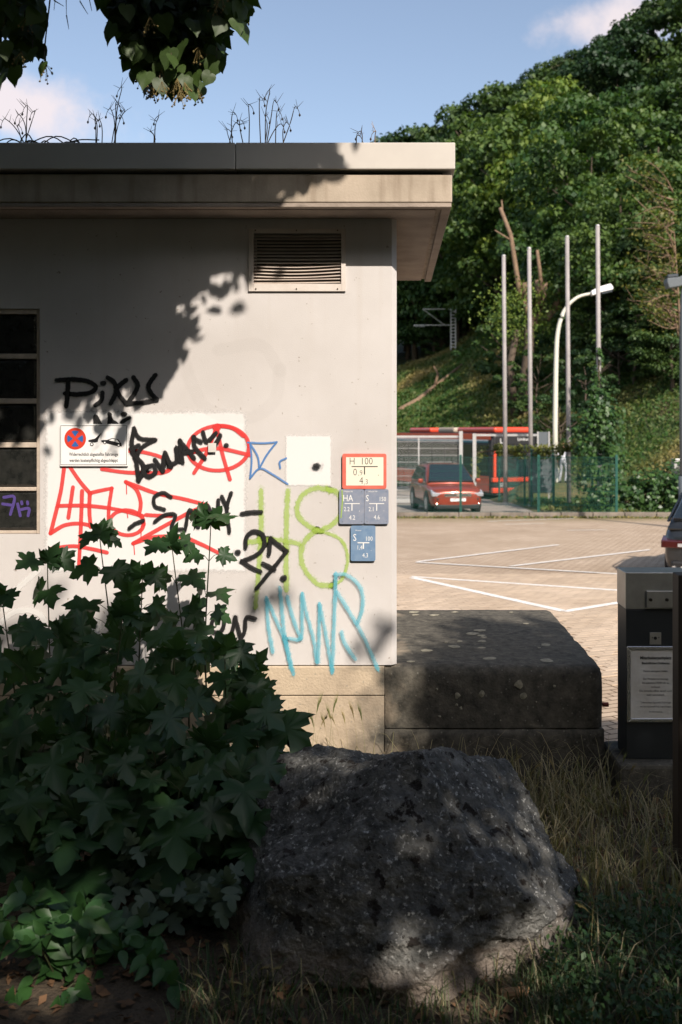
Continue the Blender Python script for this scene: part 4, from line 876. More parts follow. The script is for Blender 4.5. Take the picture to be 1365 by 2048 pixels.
while len(clusters) < 950 and tries < 20000:
    tries += 1; px, py = random.uniform(-800, 900), random.uniform(-340, 960)
    if not inpoly((px, py), shade_top): continue
    zr = wz(py)-EYE; lim = (zr+SZY*WY-.30)/(CY/F+SZY)   # stay above the upper edge of the picture
    y = min(lim, 4.0)-random.uniform(0.02, 1.5)
    clusters.append((sunback(px, py, y), random.uniform(.10, .19), int(random.uniform(26, 46))))
tries = 0
while tries < 150:                                      # leaves on the sunny side of the hanging clumps
    tries += 1; px, py = sun_px(random.choice((random.uniform(225, 460), random.uniform(-50, 70))), random.uniform(-30, 110), 4.3)
    zr = wz(py)-EYE; lim = (zr+SZY*WY-.30)/(CY/F+SZY); clusters.append((sunback(px, py, min(lim, 3.9)-random.uniform(.02, .5)), random.uniform(.06, .09), 24))
for c, r, n in clusters[::2]:
    nb = min(limb_pts, key=lambda q: (q-c).length_squared)
    if (nb-c).length < 1.6: mb.tube([nb, nb.lerp(c, .5)+Vector((0, 0, .05)), c], [.014, .009, .004], 3, caps=False)
mb.build('limbs', M['bark'], LIN, smooth=True)
pos = np.concatenate([np.array(c)+RNG.normal(size=(n, 3))*r*np.array([.8, .8, .7]) for c, r, n in clusters])
# a leaf that would hang into the picture below the upper edge is dropped
pyy = CY-F*(pos[:, 2]-EYE)/np.maximum(pos[:, 1], .3); pos = pos[(pyy < -28) | (pos[:, 1] < .4)]
V, Fc = ovate_arrays(pos, RNG.uniform(.07, .115, size=len(pos)), unit(RNG.normal(size=(len(pos), 3))*.7+np.array([.3, -.5, .7])), .85)
o = mesh_from_arrays('crown', V, Fc, M['linden_c'], LIN, var=RNG.uniform(0, 1, size=len(pos))); o['kind'] = 'stuff'
# single leaves of the two clumps that hang into view
def leaf_mesh(name, half, m, cup=.12, droop=.18, fold=.10, center=.3, seed=0, wave=.03):
    rg = random.Random(seed); pts = half+[(-x, y) for x, y in reversed(half[1:-1])]
    f = lambda x, y: (x, y, -cup*x*x*2-droop*y*y+fold*abs(x)+wave*math.sin(9*x+5*y+seed))
    vs = [f(0, center), f(0, .02)]+[f(x*(1+rg.uniform(-.06, .06)), y+rg.uniform(-.02, .02)) for x, y in pts]
    n = len(pts); fs = [(0, 2+i, 2+(i+1) % n) for i in range(n)]
    me = bpy.data.meshes.new(name); me.from_pydata([v for v in vs], [], fs); me.materials.append(m); me.polygons.foreach_set('use_smooth', [True]*len(fs)); me.update(); return me
HEART = [(0, .04), (.12, -.05), (.30, -.04), (.44, .10), (.47, .28), (.40, .50), (.26, .72), (.10, .88), (0, 1.05)]
MAPLE = [(0, 0), (.12, -.06), (.34, -.16), (.36, -.07), (.56, -.04), (.50, .08), (.44, .16), (.60, .26), (.74, .42), (.57, .42), (.51, .54), (.38, .50), (.27, .49), (.29, .63), (.38, .74), (.21, .76), (.14, .90), (0, 1.08)]
OVATE = [(0, 0), (.14, .08), (.25, .28), (.26, .48), (.16, .76), (0, 1.0)]
LOBED = [(0, 0), (.16, .04), (.34, .12), (.36, .26), (.20, .30), (.34, .48), (.32, .60), (.16, .56), (.17, .78), (.08, .94), (0, 1.0)]
LM = {'linden': [leaf_mesh('linden_leaf', HEART, M['linden'], seed=i) for i in range(3)], 'maple': [leaf_mesh('maple_leaf', MAPLE, M['maple'], seed=i, droop=.05+.09*i, wave=.05, cup=.05+.07*(i % 3), fold=.05+.06*(i % 4)) for i in range(7)],
      'ovate': [leaf_mesh('ovate_leaf', OVATE, M['glossy'], seed=i, fold=.3, droop=.2+.1*i, center=.42) for i in range(3)], 'grey': [leaf_mesh('grey_leaf', LOBED, M['greyleaf'], seed=i, center=.36) for i in range(3)]}
def add_leaf(kind, parent, pos, tip, nrm, size):
    y = Vector(tip).normalized(); x = y.cross(Vector(nrm)).normalized(); z = x.cross(y)
    o = bpy.data.objects.new('leaf', random.choice(LM[kind])); COL.objects.link(o)
    W = Matrix(((x.x, y.x, z.x, pos[0]), (x.y, y.y, z.y, pos[1]), (x.z, y.z, z.z, pos[2]), (0, 0, 0, 1))) @ Matrix.Diagonal((size, size, size, 1))
    o.parent = parent; o.matrix_parent_inverse = Matrix.Identity(4); o.matrix_basis = wm(parent).inverted() @ W
    return o
outl = [[(205,-40), (212,45), (240,70), (250,130), (290,150), (300,165), (350,178), (400,172), (425,150), (452,120), (440,95), (470,60), (500,30), (505,-40)], [(-60,-40), (-60,140), (0,140), (40,145), (60,125), (92,125), (75,70), (82,20), (85,-40)]]
nleaf = 0; tw = MB(); bl_pos = []
while nleaf < 285:
    oi = 0 if random.random() < .70 else 1; pl = outl[oi]
    px = random.uniform(min(a for a, b in pl), max(a for a, b in pl)); py = random.uniform(-40, 180)
    if not inpoly((px, py), pl): continue
    p = P(px, py, random.uniform(4.05, 4.55)); 
    add_leaf('linden', LIN, p, (random.uniform(-.5, .5), random.uniform(-.5, .2), -.8), (random.uniform(-.8, .8), -.6, random.uniform(-.2, .8)), random.uniform(.055, .095)); nleaf += 1
    if nleaf % 6 == 0: tw.tube([P(px+random.uniform(-30, 30), -90, 4.3), P(px, py-20, 4.3), p], [.006, .004, .002], 3)
    if nleaf % 9 == 0 or py > 150: bl_pos.append(p+Vector((random.uniform(-.04, .04), -.05, -.05)))
for a, b in (((115,-40),(108,20)), ((108,0),(128,12)), ((132,-40),(133,30)), ((133,30),(138,58)), ((165,-40),(160,2)), ((160,2),(176,28)), ((175,-20),(184,22))): tw.tube([P(*a, 4.2), P(*b, 4.2)], [.003, .0012], 3)
tw.build('twigs', M['twig'], LIN)
bk = []
while len(bk) < 1500:
    pl = outl[0 if random.random() < .72 else 1]; px = random.uniform(-60, 510); py = random.uniform(-60, 165)
    if inpoly((px, py+12), pl): bk.append(list(P(px, py, random.uniform(4.2, 4.8))))
bk = np.array(bk); V, Fc = ovate_arrays(bk, RNG.uniform(.05, .085, size=len(bk)), unit(RNG.normal(size=(len(bk), 3))*.5+np.array([.1, -.8, .4])), .85)
o = mesh_from_arrays('inner_leaves', V, Fc, M['linden_c'], LIN, var=RNG.uniform(0, 1, size=len(bk))); o['kind'] = 'stuff'
for c in bl_pos:
    mb = MB()
    for k in range(9):
        e = c+Vector((random.uniform(-.03, .03), random.uniform(-.03, .03), random.uniform(-.055, .0))); mb.tube([c+Vector((0, 0, .02)), e], .0009, 3, caps=False); s = .0055
        mb.add([e+Vector(q)*s for q in ((1,0,0),(-1,0,0),(0,1,0),(0,-1,0),(0,0,1),(0,0,-1))], [(0,2,4),(2,1,4),(1,3,4),(3,0,4),(2,0,5),(1,2,5),(3,1,5),(0,3,5)])
    mb.build('blossom', M['blossom'], LIN)

# ------------------------------------------------------------------ tree shading the foreground, and unseen trees added to block sky light
low_shade = [(-1400,1350), (-100,1330), (60,1300), (190,1300), (210,1390), (400,1410), (440,1560), (540,1660), (740,1720), (830,1620), (890,1370), (925,1130), (950,1000), (1150,930), (1400,980), (1700,1150), (2000,1400), (2000,2600), (-1400,2600)]
holes = [(*sun_px(*t), r) for t, r in (((1010,1725,3.8), 20), ((1085,1800,3.8), 26), ((1060,1930,3.65), 36), ((1110,1870,3.75), 28), ((1225,1690,4.5), 40), ((1170,1710,4.45), 30), ((610,1530,4.3), 26), ((130,1825,3.5), 26), ((820,2025,3.45), 40), ((1000,1990,3.5), 34), ((870,1270,6.4), 30), ((820,1245,7.1), 26), ((1000,1240,7.1), 18), ((1240,1950,3.7), 22), ((1150,1580,5.0), 18))]
T2 = thing('shade_tree', (4.6, -3.0, 0), 'broad linden standing behind the viewpoint shading the boulder', 'tree')
mb = MB(); mb.tube([(4.6, -3, -.2), (4.5, -3, 3), (4.2, -2.95, 5), (4.05, -2.9, 6)], [.3, .24, .15, .06], 9)
lp = []
for e in ((1.2,-2.5,6.5), (2.0,-1.5,5.2), (6.8,-2.5,6.5), (3,-4.5,7.5), (.2,-2.5,5.6), (5.5,-1.2,5.5)):
    sp = smooth_path([(4.45, -3, 3.4), Vector((4.45, -3, 3.4)).lerp(Vector(e), .5)+Vector((0, 0, .5)), e], 6); mb.tube(sp, [.09*(1-.8*i/len(sp)) for i in range(len(sp))], 5); lp += sp
mb.build('trunk', M['bark'], T2, smooth=True)
cl = []; tries = 0
while len(cl) < 1150 and tries < 20000:
    tries += 1; px, py = random.uniform(-1400, 2000), random.uniform(880, 2600)
    if not inpoly((px, py), low_shade) or any((px-a)**2+(py-b)**2 < (r+62)**2 for a, b, r in holes): continue
    cl.append((sunback(px, py, random.uniform(-3.6, -.9)), random.uniform(.12, .22), int(random.uniform(24, 40))))
for px, py in ((535,1200), (745,1290)): cl.append((sunback(px, py, -1.5), .07, 8))
pos = np.concatenate([np.array(c)+RNG.normal(size=(n, 3))*r*np.array([.75, .75, .7]) for c, r, n in cl])
V, Fc = ovate_arrays(pos, RNG.uniform(.085, .14, size=len(pos)), unit(RNG.normal(size=(len(pos), 3))*.7+np.array([.3, -.5, .7])), .85)
o = mesh_from_arrays('crown', V, Fc, M['linden_c'], T2, var=RNG.uniform(0, 1, size=len(pos))); o['kind'] = 'stuff'
for i, (x, y, h, wd) in enumerate(((-9,-9,11,1.2), (-3.5,-11,11.5,1.2), (2,-12,12,1.2), (8,-11.5,11,1.2), (-8,-3,8,1.1), (13,-8,9.5,1.2), (-12,2,8,1.2), (-6,-14,12,1.2), (5,-15,13,1.2), (-10,4,11,1.2), (-6.5,-5.5,10,1.2), (10.5,1,7.6,1.2), (11.5,5,7,1.2), (8.5,-3.5,7.6,1.))):  # unseen trees added around the viewpoint to hold back ambient sky light
    plant_tree('dark', x, y, h, wd, 'sky_block_tree', 'unseen bushy broadleaf tree added around the viewpoint to block sky light', 'tree', 'added trees blocking sky light', z=-.1)
# ------------------------------------------------------------------ boulder
def boulder():
    b = bmesh.new(); bmesh.ops.create_icosphere(b, subdivisions=7, radius=1)
    c = Vector((.045, 4.08, .215))
    CUT = [((0, -.80, .60), .485), ((-.50, -.30, .80), .45), ((.62, -.25, .62), .455), ((.86, -.40, .25), .63), ((-.93, -.30, .15), .60), ((.0, .30, .95), .425), ((-.35, -.93, .05), .57), ((.40, -.90, .12), .55), ((.80, .45, .4), .62)]
    CUT = [(Vector(n_).normalized(), d_) for n_, d_ in CUT]
    for v in b.verts:
        n = v.co.normalized(); x, y, z = n
        e = 4.; k = (abs(x)**e+abs(y)**e+abs(z)**e)**(-1/e)
        p = Vector((x*k*.74, y*k*.62, z*k*.53))
        q = p+Vector((noise.noise(p*3.1), noise.noise(p*3.1+Vector((7, 0, 0))), noise.noise(p*3.1+Vector((0, 9, 0)))))*.05
        for n_, d_ in CUT:
            t = q.dot(n_)-d_
            if t > 0: p -= n_*t*.96; q -= n_*t*.96
        ledge = -.13+.035*math.sin(p.x*7)+.16*p.x+.05*noise.noise((p.x*6, 0, 2))
        if p.y < .1 and p.z < ledge: p.y += .035*min(1, (ledge-p.z)/.03)*(1 if p.y < -.05 else .3)+.03*noise.noise(p*5)   # broken-off lower front
        w_ = c+p
        d = .016*noise.noise(w_*3)+.014*noise.noise(w_*7)+.015*noise.noise(w_*16)-.016*max(0, noise.noise(w_*24)-.12)+.011*noise.noise(w_*36)+.007*noise.noise(w_*80)
        if p.z < ledge: d += .035*abs(noise.noise(w_*7))
        v.co = p+n*d
    me = bpy.data.meshes.new('boulder'); b.to_mesh(me); b.free(); me.polygons.foreach_set('use_smooth', [True]*len(me.polygons))
    m = mat('boulder_stone', (.022, .023, .021), .95, col2=(.12, .12, .112), scale=20, bump=1., bscale=70, bdist=.02, detail=10, lo=.3, hi=.7)
    t = m.node_tree; N = t.nodes; k = t.links.new; bs = N['Principled BSDF']; src = bs.inputs['Base Color'].links[0].from_socket
    g = N.new('ShaderNodeNewGeometry'); sp = N.new('ShaderNodeSeparateXYZ'); k(g.outputs['Position'], sp.inputs[0])
    def layer(src, scale, lo, hi, col, detail=8, fac=1.):
        n = N.new('ShaderNodeTexNoise'); n.inputs['Scale'].default_value = scale; n.inputs['Detail'].default_value = detail; n.inputs['Roughness'].default_value = .65
        k(g.outputs['Position'], n.inputs['Vector']); r = N.new('ShaderNodeMapRange'); r.inputs[1].default_value = lo; r.inputs[2].default_value = hi; r.inputs[4].default_value = fac
        k(n.outputs[0], r.inputs[0]); x_ = N.new('ShaderNodeMixRGB'); k(r.outputs[0], x_.inputs[0]); k(src, x_.inputs[1]); x_.inputs[2].default_value = (*col, 1); return x_.outputs[0]
    src = layer(src, 3.1, .52, .64, (.19, .186, .17), 10, .8)          # pale weathered areas
    src = layer(src, 48, .58, .66, (.36, .36, .34), 3, .9); src = layer(src, 15, .66, .69, (.40, .39, .36), 6, .8)               # pale flecks
    src = layer(src, 12, .58, .61, (.010, .007, .005), 7)                # dark moss cushions
    src = layer(src, 5.2, .67, .70, (.10, .055, .025), 6, .6)            # rusty lichen
    mr = N.new('ShaderNodeMapRange'); mr.inputs[1].default_value = .22; mr.inputs[2].default_value = .10; nn = N.new('ShaderNodeTexNoise'); nn.inputs['Scale'].default_value = 3
    k(g.outputs['Position'], nn.inputs['Vector']); ad = N.new('ShaderNodeMath'); ad.operation = 'MULTIPLY_ADD'; ad.inputs[1].default_value = .25; k(nn.outputs[0], ad.inputs[0])
    sb = N.new('ShaderNodeMath'); sb.operation = 'SUBTRACT'; sb.inputs[1].default_value = .08; k(sp.outputs[2], sb.inputs[0]); k(sb.outputs[0], ad.inputs[2]); k(ad.outputs[0], mr.inputs[0])
    fr = N.new('ShaderNodeMixRGB'); fr.inputs[2].default_value = (.20, .165, .135, 1); k(mr.outputs[0], fr.inputs[0]); k(src, fr.inputs[1]); k(fr.outputs[0], bs.inputs['Base Color'])   # fresher stone on the broken lower face
    me.materials.append(m); o = bpy.data.objects.new('boulder', me); COL.objects.link(o); o.location = c
    tag(o, 'large grey lichen-spotted boulder lying in front of the concrete platform', 'boulder')
boulder()

# ------------------------------------------------------------------ maple saplings, each leaf on its stalk
def sapling(tip, root, n_pairs, size, label, lean=0.):
    T = thing('maple_sapling', root, label, 'sapling', 'maple saplings in front of the wall'); root = Vector(root); mb = MB()
    mid = root.lerp(tip, .5)+Vector((random.uniform(-.06, .06), random.uniform(-.05, .05), 0)); sp = smooth_path([root, mid, tip], 8)
    mb.tube(sp, [.0075*(1-.7*i/len(sp)) for i in range(len(sp))], 5)
    todo = []
    a0 = random.uniform(0, 3.14)
    for i in range(n_pairs):
        t = .30+.70*(i/(n_pairs-1))**.85; p = sp[min(len(sp)-1, int(t*(len(sp)-1)))]; a0 += 1.57+random.uniform(-.3, .3)
        sz = size*(1.0-.28*max(0, t-.5)*2)*random.uniform(.6, 1.15); pl = sz*random.uniform(.45, .8)
        for s in (0, math.pi):
            a = a0+s+random.uniform(-.25, .25); dv = Vector((math.cos(a), math.sin(a)*.75, random.uniform(.15, .7)+.3*t)).normalized()
            e = p+dv*pl; mb.tube([p, p.lerp(e, .5)+Vector((0, 0, .01)), e], [.0022, .0018, .0014], 3, caps=False)
            tipd = Vector((dv.x, dv.y-.25, random.uniform(-.75, -.1))); nr = Vector((dv.x*.3+random.uniform(-.35, .35), -.75+random.uniform(-.4, .3), .75)); todo.append((e, tipd, nr, sz))
    for s in range(2):
        a = random.uniform(0, 6.28); todo.append((Vector(tip), Vector((math.cos(a)*.6, math.sin(a)*.4-.1, .75)), Vector((random.uniform(-.5, .5), -1, .2)), size*.62))
    mb.build('stem', M['stem'], T, smooth=True)
    for e, tp, nr, sz in todo: add_leaf('maple', T, e, tp, nr, sz)
SAP = [(95,1090,5.05,'short maple sapling with brownish top leaves below the glass-block window'), (200,1040,4.95,'tall maple sapling in front of the red letters'), (345,1062,5.0,'maple sapling topped by one upright leaf over the red tag'), (422,1010,5.05,'tallest maple sapling covering the black tag'),
       (5,1165,4.8,'maple sapling with broad leaves under the glass-block window'), (285,1120,4.85,None), (505,1300,4.75,'maple sapling at the edge of the thicket beside the cyan tag'), (500,1340,4.6,None), (245,1200,4.6,None), (120,1240,4.55,None), (450,1270,4.6,None), (50,1330,4.45,None), (350,1300,4.4,None), (180,1370,4.35,None), (485,1420,4.45,None), (300,1430,4.25,None), (410,1480,4.25,None), (90,1470,4.25,None), (-20,1440,4.3,None), (230,1510,4.15,None), (470,1545,4.2,None), (360,1565,4.12,None), (60,1570,4.12,None), (140,1620,4.08,None)]
for px, py, d, lab in SAP:
    tip = P(px, py+(38 if d > 4.5 else 15), d); root = (tip.x+random.uniform(-.12, .12), tip.y+random.uniform(-.05, .18), soil_z(tip.x, tip.y))
    h = tip.z
    sapling(tip, root, 6 if 4.3 < d < 4.7 else 7, random.uniform(.15, .185) if d > 4.7 else random.uniform(.185, .225), lab or ('big-leaved maple sapling low at the dark front of the thicket' if d < 4.3 else 'leafy maple sapling crowded into the middle of the thicket'))

# glossy shrub, grey-leaved shrub
def shrub(name, label, cat, kind, spots, d0, d1, size, m):
    base = P(*spots['base'], (d0+d1)/2); base.z = 0
    T = thing(name, base, label, cat); mb = MB(); leaves = []
    for px, py in spots['tips']:
        d = random.uniform(d0, d1); tip = P(px, py, d); root = Vector((base.x+random.uniform(-.15, .15), d+random.uniform(0, .15), -.02)); root.x = root.x*.5+tip.x*.5
        root.y += .12; sp = smooth_path([root, root.lerp(tip, .55)+Vector((0, .03, .05)), tip], 4); mb.tube(sp, [.004*(1-.7*i/len(sp)) for i in range(len(sp))], 4)
        k0 = int(len(sp)*.25)
        for i in range(k0, len(sp)):
            p = sp[i]; a = random.uniform(0, 6.28)
            for s in (0, math.pi):
                dv = Vector((math.cos(a+s), math.sin(a+s)*.7-.15, random.uniform(-.1, .6)))
                leaves.append((p+dv*.018, dv+Vector((0, 0, random.uniform(-.7, .0))), Vector((random.uniform(-.5, .5), -.65, .8)), size*random.uniform(.7, 1.2)))
        leaves.append((tip, Vector((random.uniform(-.4, .4), -.3, .7)), Vector((0, -1, .4)), size*.8))
    mb.build('stem', M['stem'], T)
    random.shuffle(leaves)
    for q in leaves[:295]: add_leaf(kind, T, *q)
shrub('glossy_shrub', 'bright green glossy-leaved shrub low beside the maple thicket', 'shrub', 'ovate', {'base': (150, 2000), 'tips': [(30,1800), (60,1790), (150,1840), (165,1815), (20,1880), (90,1870), (200,1870), (240,1900), (130,1920), (60,1960), (300,1930), (340,1970), (260,1990), (180,1990), (20,2010), (110,2030), (225,2040), (10,1840)]}, 3.4, 3.75, .088, M['glossy'])
shrub('grey_leaved_shrub', 'dull grey-green lobed-leaved shrub in deep shade beside the boulder', 'shrub', 'grey', {'base': (330, 1900), 'tips': [(270,1690), (250,1770), (310,1780), (360,1760), (390,1790), (330,1830), (440,1800), (280,1840), (400,1850), (460,1770)]}, 3.85, 4.15, .105, M['greyleaf'])

# ------------------------------------------------------------------ grass and litter on the ground
def grass(name, n, sampler, h0, h1, label, dry, wd=.004):
    V = np.empty((n, 7, 3)); va = np.empty(n)
    for i in range(n):
        x, y = sampler(); z = soil_z(x, y)-.01; h = random.uniform(h0, h1); a = random.uniform(0, 6.28); l = h*random.uniform(.1, 1.3); ca_, sa_ = math.cos(a), math.sin(a)
        wv = np.array([-sa_, ca_, 0])*wd*random.uniform(.6, 1.3); b0 = np.array([x, y, z]); b1 = b0+np.array([ca_*l*.25, sa_*l*.25, h*.55]); b2 = b0+np.array([ca_*l*.65, sa_*l*.65, h*.86]); b3 = b0+np.array([ca_*l, sa_*l, h*random.uniform(.75, 1)])
        V[i] = [b0-wv, b0+wv, b1+wv*.8, b1-wv*.8, b2+wv*.5, b2-wv*.5, b3]
        va[i] = dry(x, y)
    F1 = np.arange(n)[:, None]*7; q = np.concatenate([F1+np.array([0, 1, 2, 3]), F1+np.array([3, 2, 4, 5])]); tri = F1+np.array([5, 4, 6, 6])
    V = V.reshape(-1, 3)
    Vx = np.concatenate([V, V[6::7]]); tri = np.concatenate([F1+5, F1+4, F1+6, len(V)+np.arange(n)[:, None]], axis=1)
    o = mesh_from_arrays(name, Vx, np.concatenate([q, tri]), M['grass'], var=np.concatenate([va, va, va])); return tag(o, label, 'grass', kind='stuff')
def g_right():
    while True:
        y = 3.3+2.3*random.random()**1.1; x = random.uniform(.45, 2.2)
        if (x-.045)**2/.66**2+(y-4.08)**2/.62**2 < 1 or (y > 5.3 and x > 1.2): continue
        if x < .75+.25*noise.noise((x*3, y*3, 0)) and y > 4.9 and random.random() < .5: continue
        return x, y
dryf = lambda x, y: min(1, max(0, sstep(3.9, 4.6, y)*random.uniform(.25, 1.15)+(1-sstep(3.9, 4.6, y))*random.choice((0, .05, .1, .2, .9))))
grass('grass', 5600, g_right, .04, .20, 'tangled green and straw-coloured grass beside the boulder', dryf, .0032)
def g_front():
    y = random.uniform(3.2, 3.75); x = random.uniform(-.75, .75); return x, y
grass('short_grass', 1500, g_front, .03, .14, 'thin grass at the foot of the boulder', lambda x, y: random.choice((0, .1, .2, .8)), .0028)
def g_wall(): return random.uniform(-.9, 1.2), random.uniform(5.0, 5.62)
grass('wall_grass', 900, g_wall, .08, .35, 'sparse dry grass along the foot of platform and wall', lambda x, y: random.uniform(.4, 1), .0028)
mb = MB(); nl = 2200; V = []; 
pos = np.array([[random.uniform(-1.6, 2.0), random.uniform(3.1, 5.5), 0] for _ in range(nl)]); pos[:, 2] = [soil_z(a, b)+.012 for a, b, c in pos]
V, Fc = leaf_arrays(pos, RNG.uniform(.02, .06, size=nl), unit(RNG.normal(size=(nl, 3))*.35+np.array([0, 0, 1])), .6); tag(mesh_from_arrays('leaf_litter', V, Fc, M['deadleaf'], var=RNG.uniform(size=nl)), 'brown dead leaves scattered over the soil', 'leaf litter', kind='stuff')
# low leafy weeds right of the boulder
def g_weed():
    x = random.uniform(.55, 2.0); y = random.uniform(3.25, 4.1); return (x, y, soil_z(x, y))
pts = np.array([g_weed() for _ in range(5200)]); pts[:, 2] += RNG.uniform(0, .13, size=len(pts)); V, Fc = leaf_arrays(pts, RNG.uniform(.012, .035, size=len(pts)), unit(RNG.normal(size=(len(pts), 3))*.6+np.array([0, -.3, .8])), .6)
M['weed'] = leafmat('weed_leaf', (.018, .055, .020), (.05, .10, .03), .25, .5); tag(mesh_from_arrays('ground_weeds', V, Fc, M['weed'], var=RNG.uniform(size=len(pts))), 'dark green small-leaved ground cover beside the boulder', 'weeds', kind='stuff')
# wild barley stalks with bristly ears
def barley_meshes(seed, green):
    rg = random.Random(seed); h = 1.0; st = MB(); bend = rg.uniform(.1, .35); pts = [Vector((bend*t*t*.6, 0, t)) for t in (0, .25, .5, .75, .9, 1.0)]; pts[-1].x += bend*.1
    st.tube(pts, [.0035, .0032, .0028, .0024, .002, .002], 4)
    ear = MB(); p = pts[-1]; d = (pts[-1]-pts[-2]).normalized()
    for i in range(13):
        q = p+d*(.016*i)+Vector((0, 0, -.0006*i*i)); r = .012*math.sin(math.pi*(i+1.5)/15)+.004
        for s in range(4):
            a = s*1.57+i*.8; o_ = Vector((math.cos(a)*.7, math.sin(a), .2))*r
            ear.tube([q, q+o_*.8+d*.012, q+o_*1.6+d*.045], [.0028, .0034, .0004], 3, caps=False)
            ear.tube([q+o_*1.6+d*.04, q+o_*3.0+d*rg.uniform(.08, .12)], [.0006, .0002], 3, caps=False)
    o1 = st.build('stalk', M['barley'] if not green else M['barley_green'], origin=(0, 0, 0)); o2 = ear.build('ear', M['barley_green'] if green else M['barley'], origin=(0, 0, 0))
    for o in (o1, o2): COL.objects.unlink(o)
    return o1.data, o2.data
BM = [barley_meshes(i, i % 2) for i in range(6)]
def barley(px, py, d, h, label, group):
    p = P(px, py, d); x = p.x; z0 = p.z-h
    T = thing('barley_stalk', (x, d, max(z0, soil_z(x, d)-.01)), label, 'wild barley', group, random.choice((0, math.pi))+random.uniform(-.6, .6)); st, er = random.choice(BM); s = (p.z-T.location.z)/1.15
    for nm, me in (('stalk', st), ('ear', er)):
        o = bpy.data.objects.new(nm, me); COL.objects.link(o); o.parent = T; k = max(.45, s); o.matrix_basis = Matrix.Diagonal((k*.6, k*.6, s, 1))
for px, py in ((622,1430), (640,1425), (662,1430), (672,1415), (690,1420), (655,1395), (700,1425), (735,1410), (620,1395), (720,1405)): barley(px, py, random.uniform(5.1, 5.4), 1, 'slender barley stalk against the sunlit plinth behind the boulder', 'barley by the plinth')
for i in range(26): barley(random.uniform(960, 1345), random.uniform(1500, 1620), random.uniform(4.8, 5.3), 1, 'dry barley stalk in the grass before platform and barrier housing', 'barley by the platform')
for i in range(20): barley(random.uniform(1090, 1360), random.uniform(1680, 1900), random.uniform(3.7, 4.3), 1, 'barley stalk rising from the tangled grass beside the boulder', 'barley beside the boulder')
for px, py in ((470,1895), (490,1920), (505,1930), (440,1950), (455,1990), (428,2000), (520,1960)): barley(px, py, 3.45, 1, 'green barley stalk at the shaded left foot of the boulder', 'barley at the foot of the boulder')

# ------------------------------------------------------------------ dried weeds on the roof edge
def roof_weed(px0, stems, label, m=M['dry']):
    b = P(px0, 284, 5.62); b.z = 3.56; T = thing('dried_weed', b, label, 'dried plant', 'dried plants on the roof'); mb = MB(); hd = MB()
    for px, py in stems:
        e = P(px, py, 5.62+random.uniform(-.05, .05)); s = b+Vector((random.uniform(-.03, .03), random.uniform(-.03, .03), 0)); k = random.choice((-1, 1))
        pp = smooth_path([s, s.lerp(e, .6)+Vector((random.uniform(-.02, .02), 0, .02)), e, e+Vector((k*.02, 0, -.015)), e+Vector((k*.028, 0, -.045))], 5); mb.tube(pp, [.0032*(1-.65*i/len(pp)) for i in range(len(pp))], 4)
        q = pp[-1]; r = .007; hd.add([q+Vector(a)*r for a in ((1,0,0),(-1,0,0),(0,1,0),(0,-1,0),(0,0,1.6),(0,0,-1.6))], [(0,2,4),(2,1,4),(1,3,4),(3,0,4),(2,0,5),(1,2,5),(3,1,5),(0,3,5)])
        for j in range(4):
            s2 = pp[int(len(pp)*random.uniform(.35, .75))]; e2 = s2+Vector((random.uniform(-.05, .05), 0, random.uniform(.0, .06))); mb.tube([s2, e2], [.0018, .0008], 3)
    mb.build('stem', m, T); o = hd.build('seed_head', m, T); o['kind'] = 'stuff'
roof_weed(50, [(12,238), (40,230), (55,212), (70,222), (35,250)], 'dried weed with spreading seed heads at the twiggy end of the roof')
roof_weed(228, [(222,218), (232,205), (244,176), (250,220), (238,230)], 'tall dark dried weed standing upright on the roof edge')
roof_weed(195, [(190,236), (200,240), (186,228)], 'small thin dried weed beside the tall upright one')
roof_weed(306, [(318,232), (300,262)], 'single wispy dried stem on the roof')
roof_weed(465, [(466,225), (472,245), (455,258)], 'dried weed with nodding heads on the roof above the coping joint')
roof_weed(486, [(498,210), (480,240)], 'tall nodding dried stem on the roof beside the coping joint')
M['dry_sunlit'] = mat('dry_stalk_sunlit', (.36, .24, .14), .9)  # sunlit copy of the dry stalk, the brightness put into its colour
roof_weed(525, [(520,195), (540,182), (548,202), (530,230), (560,248)], 'sunlit tan dried weed rising tallest over the vent', M['dry_sunlit'])
roof_weed(560, [(590,214), (572,245), (555,222)], 'sunlit dried weed with arching stem beside the tallest', M['dry_sunlit'])
roof_weed(724, [(722,262), (716,270)], 'short sunlit stub of dried weed near the lit roof corner', M['dry_sunlit'])
roof_weed(750, [(752,262)], 'lone short dried stub towards the lit roof corner', M['dry_sunlit'])
T = thing('twig_heap', P(80, 283, 5.6), 'heap of dark bare twigs lying on the roof edge', 'twigs'); mb = MB()
for i in range(26):
    a = P(random.uniform(-40, 150), 283, 5.6+random.uniform(-.08, .1)); a.z = 3.565; b = a+Vector((random.uniform(.08, .3)*random.choice((-1, 1)), random.uniform(-.05, .05), random.uniform(-.0, .05))); m_ = a.lerp(b, .5)+Vector((0, 0, random.uniform(.02, .09)))
    mb.tube(smooth_path([a, m_, b], 4), .0035, 4)
mb.build('twigs', M['twig'], T)
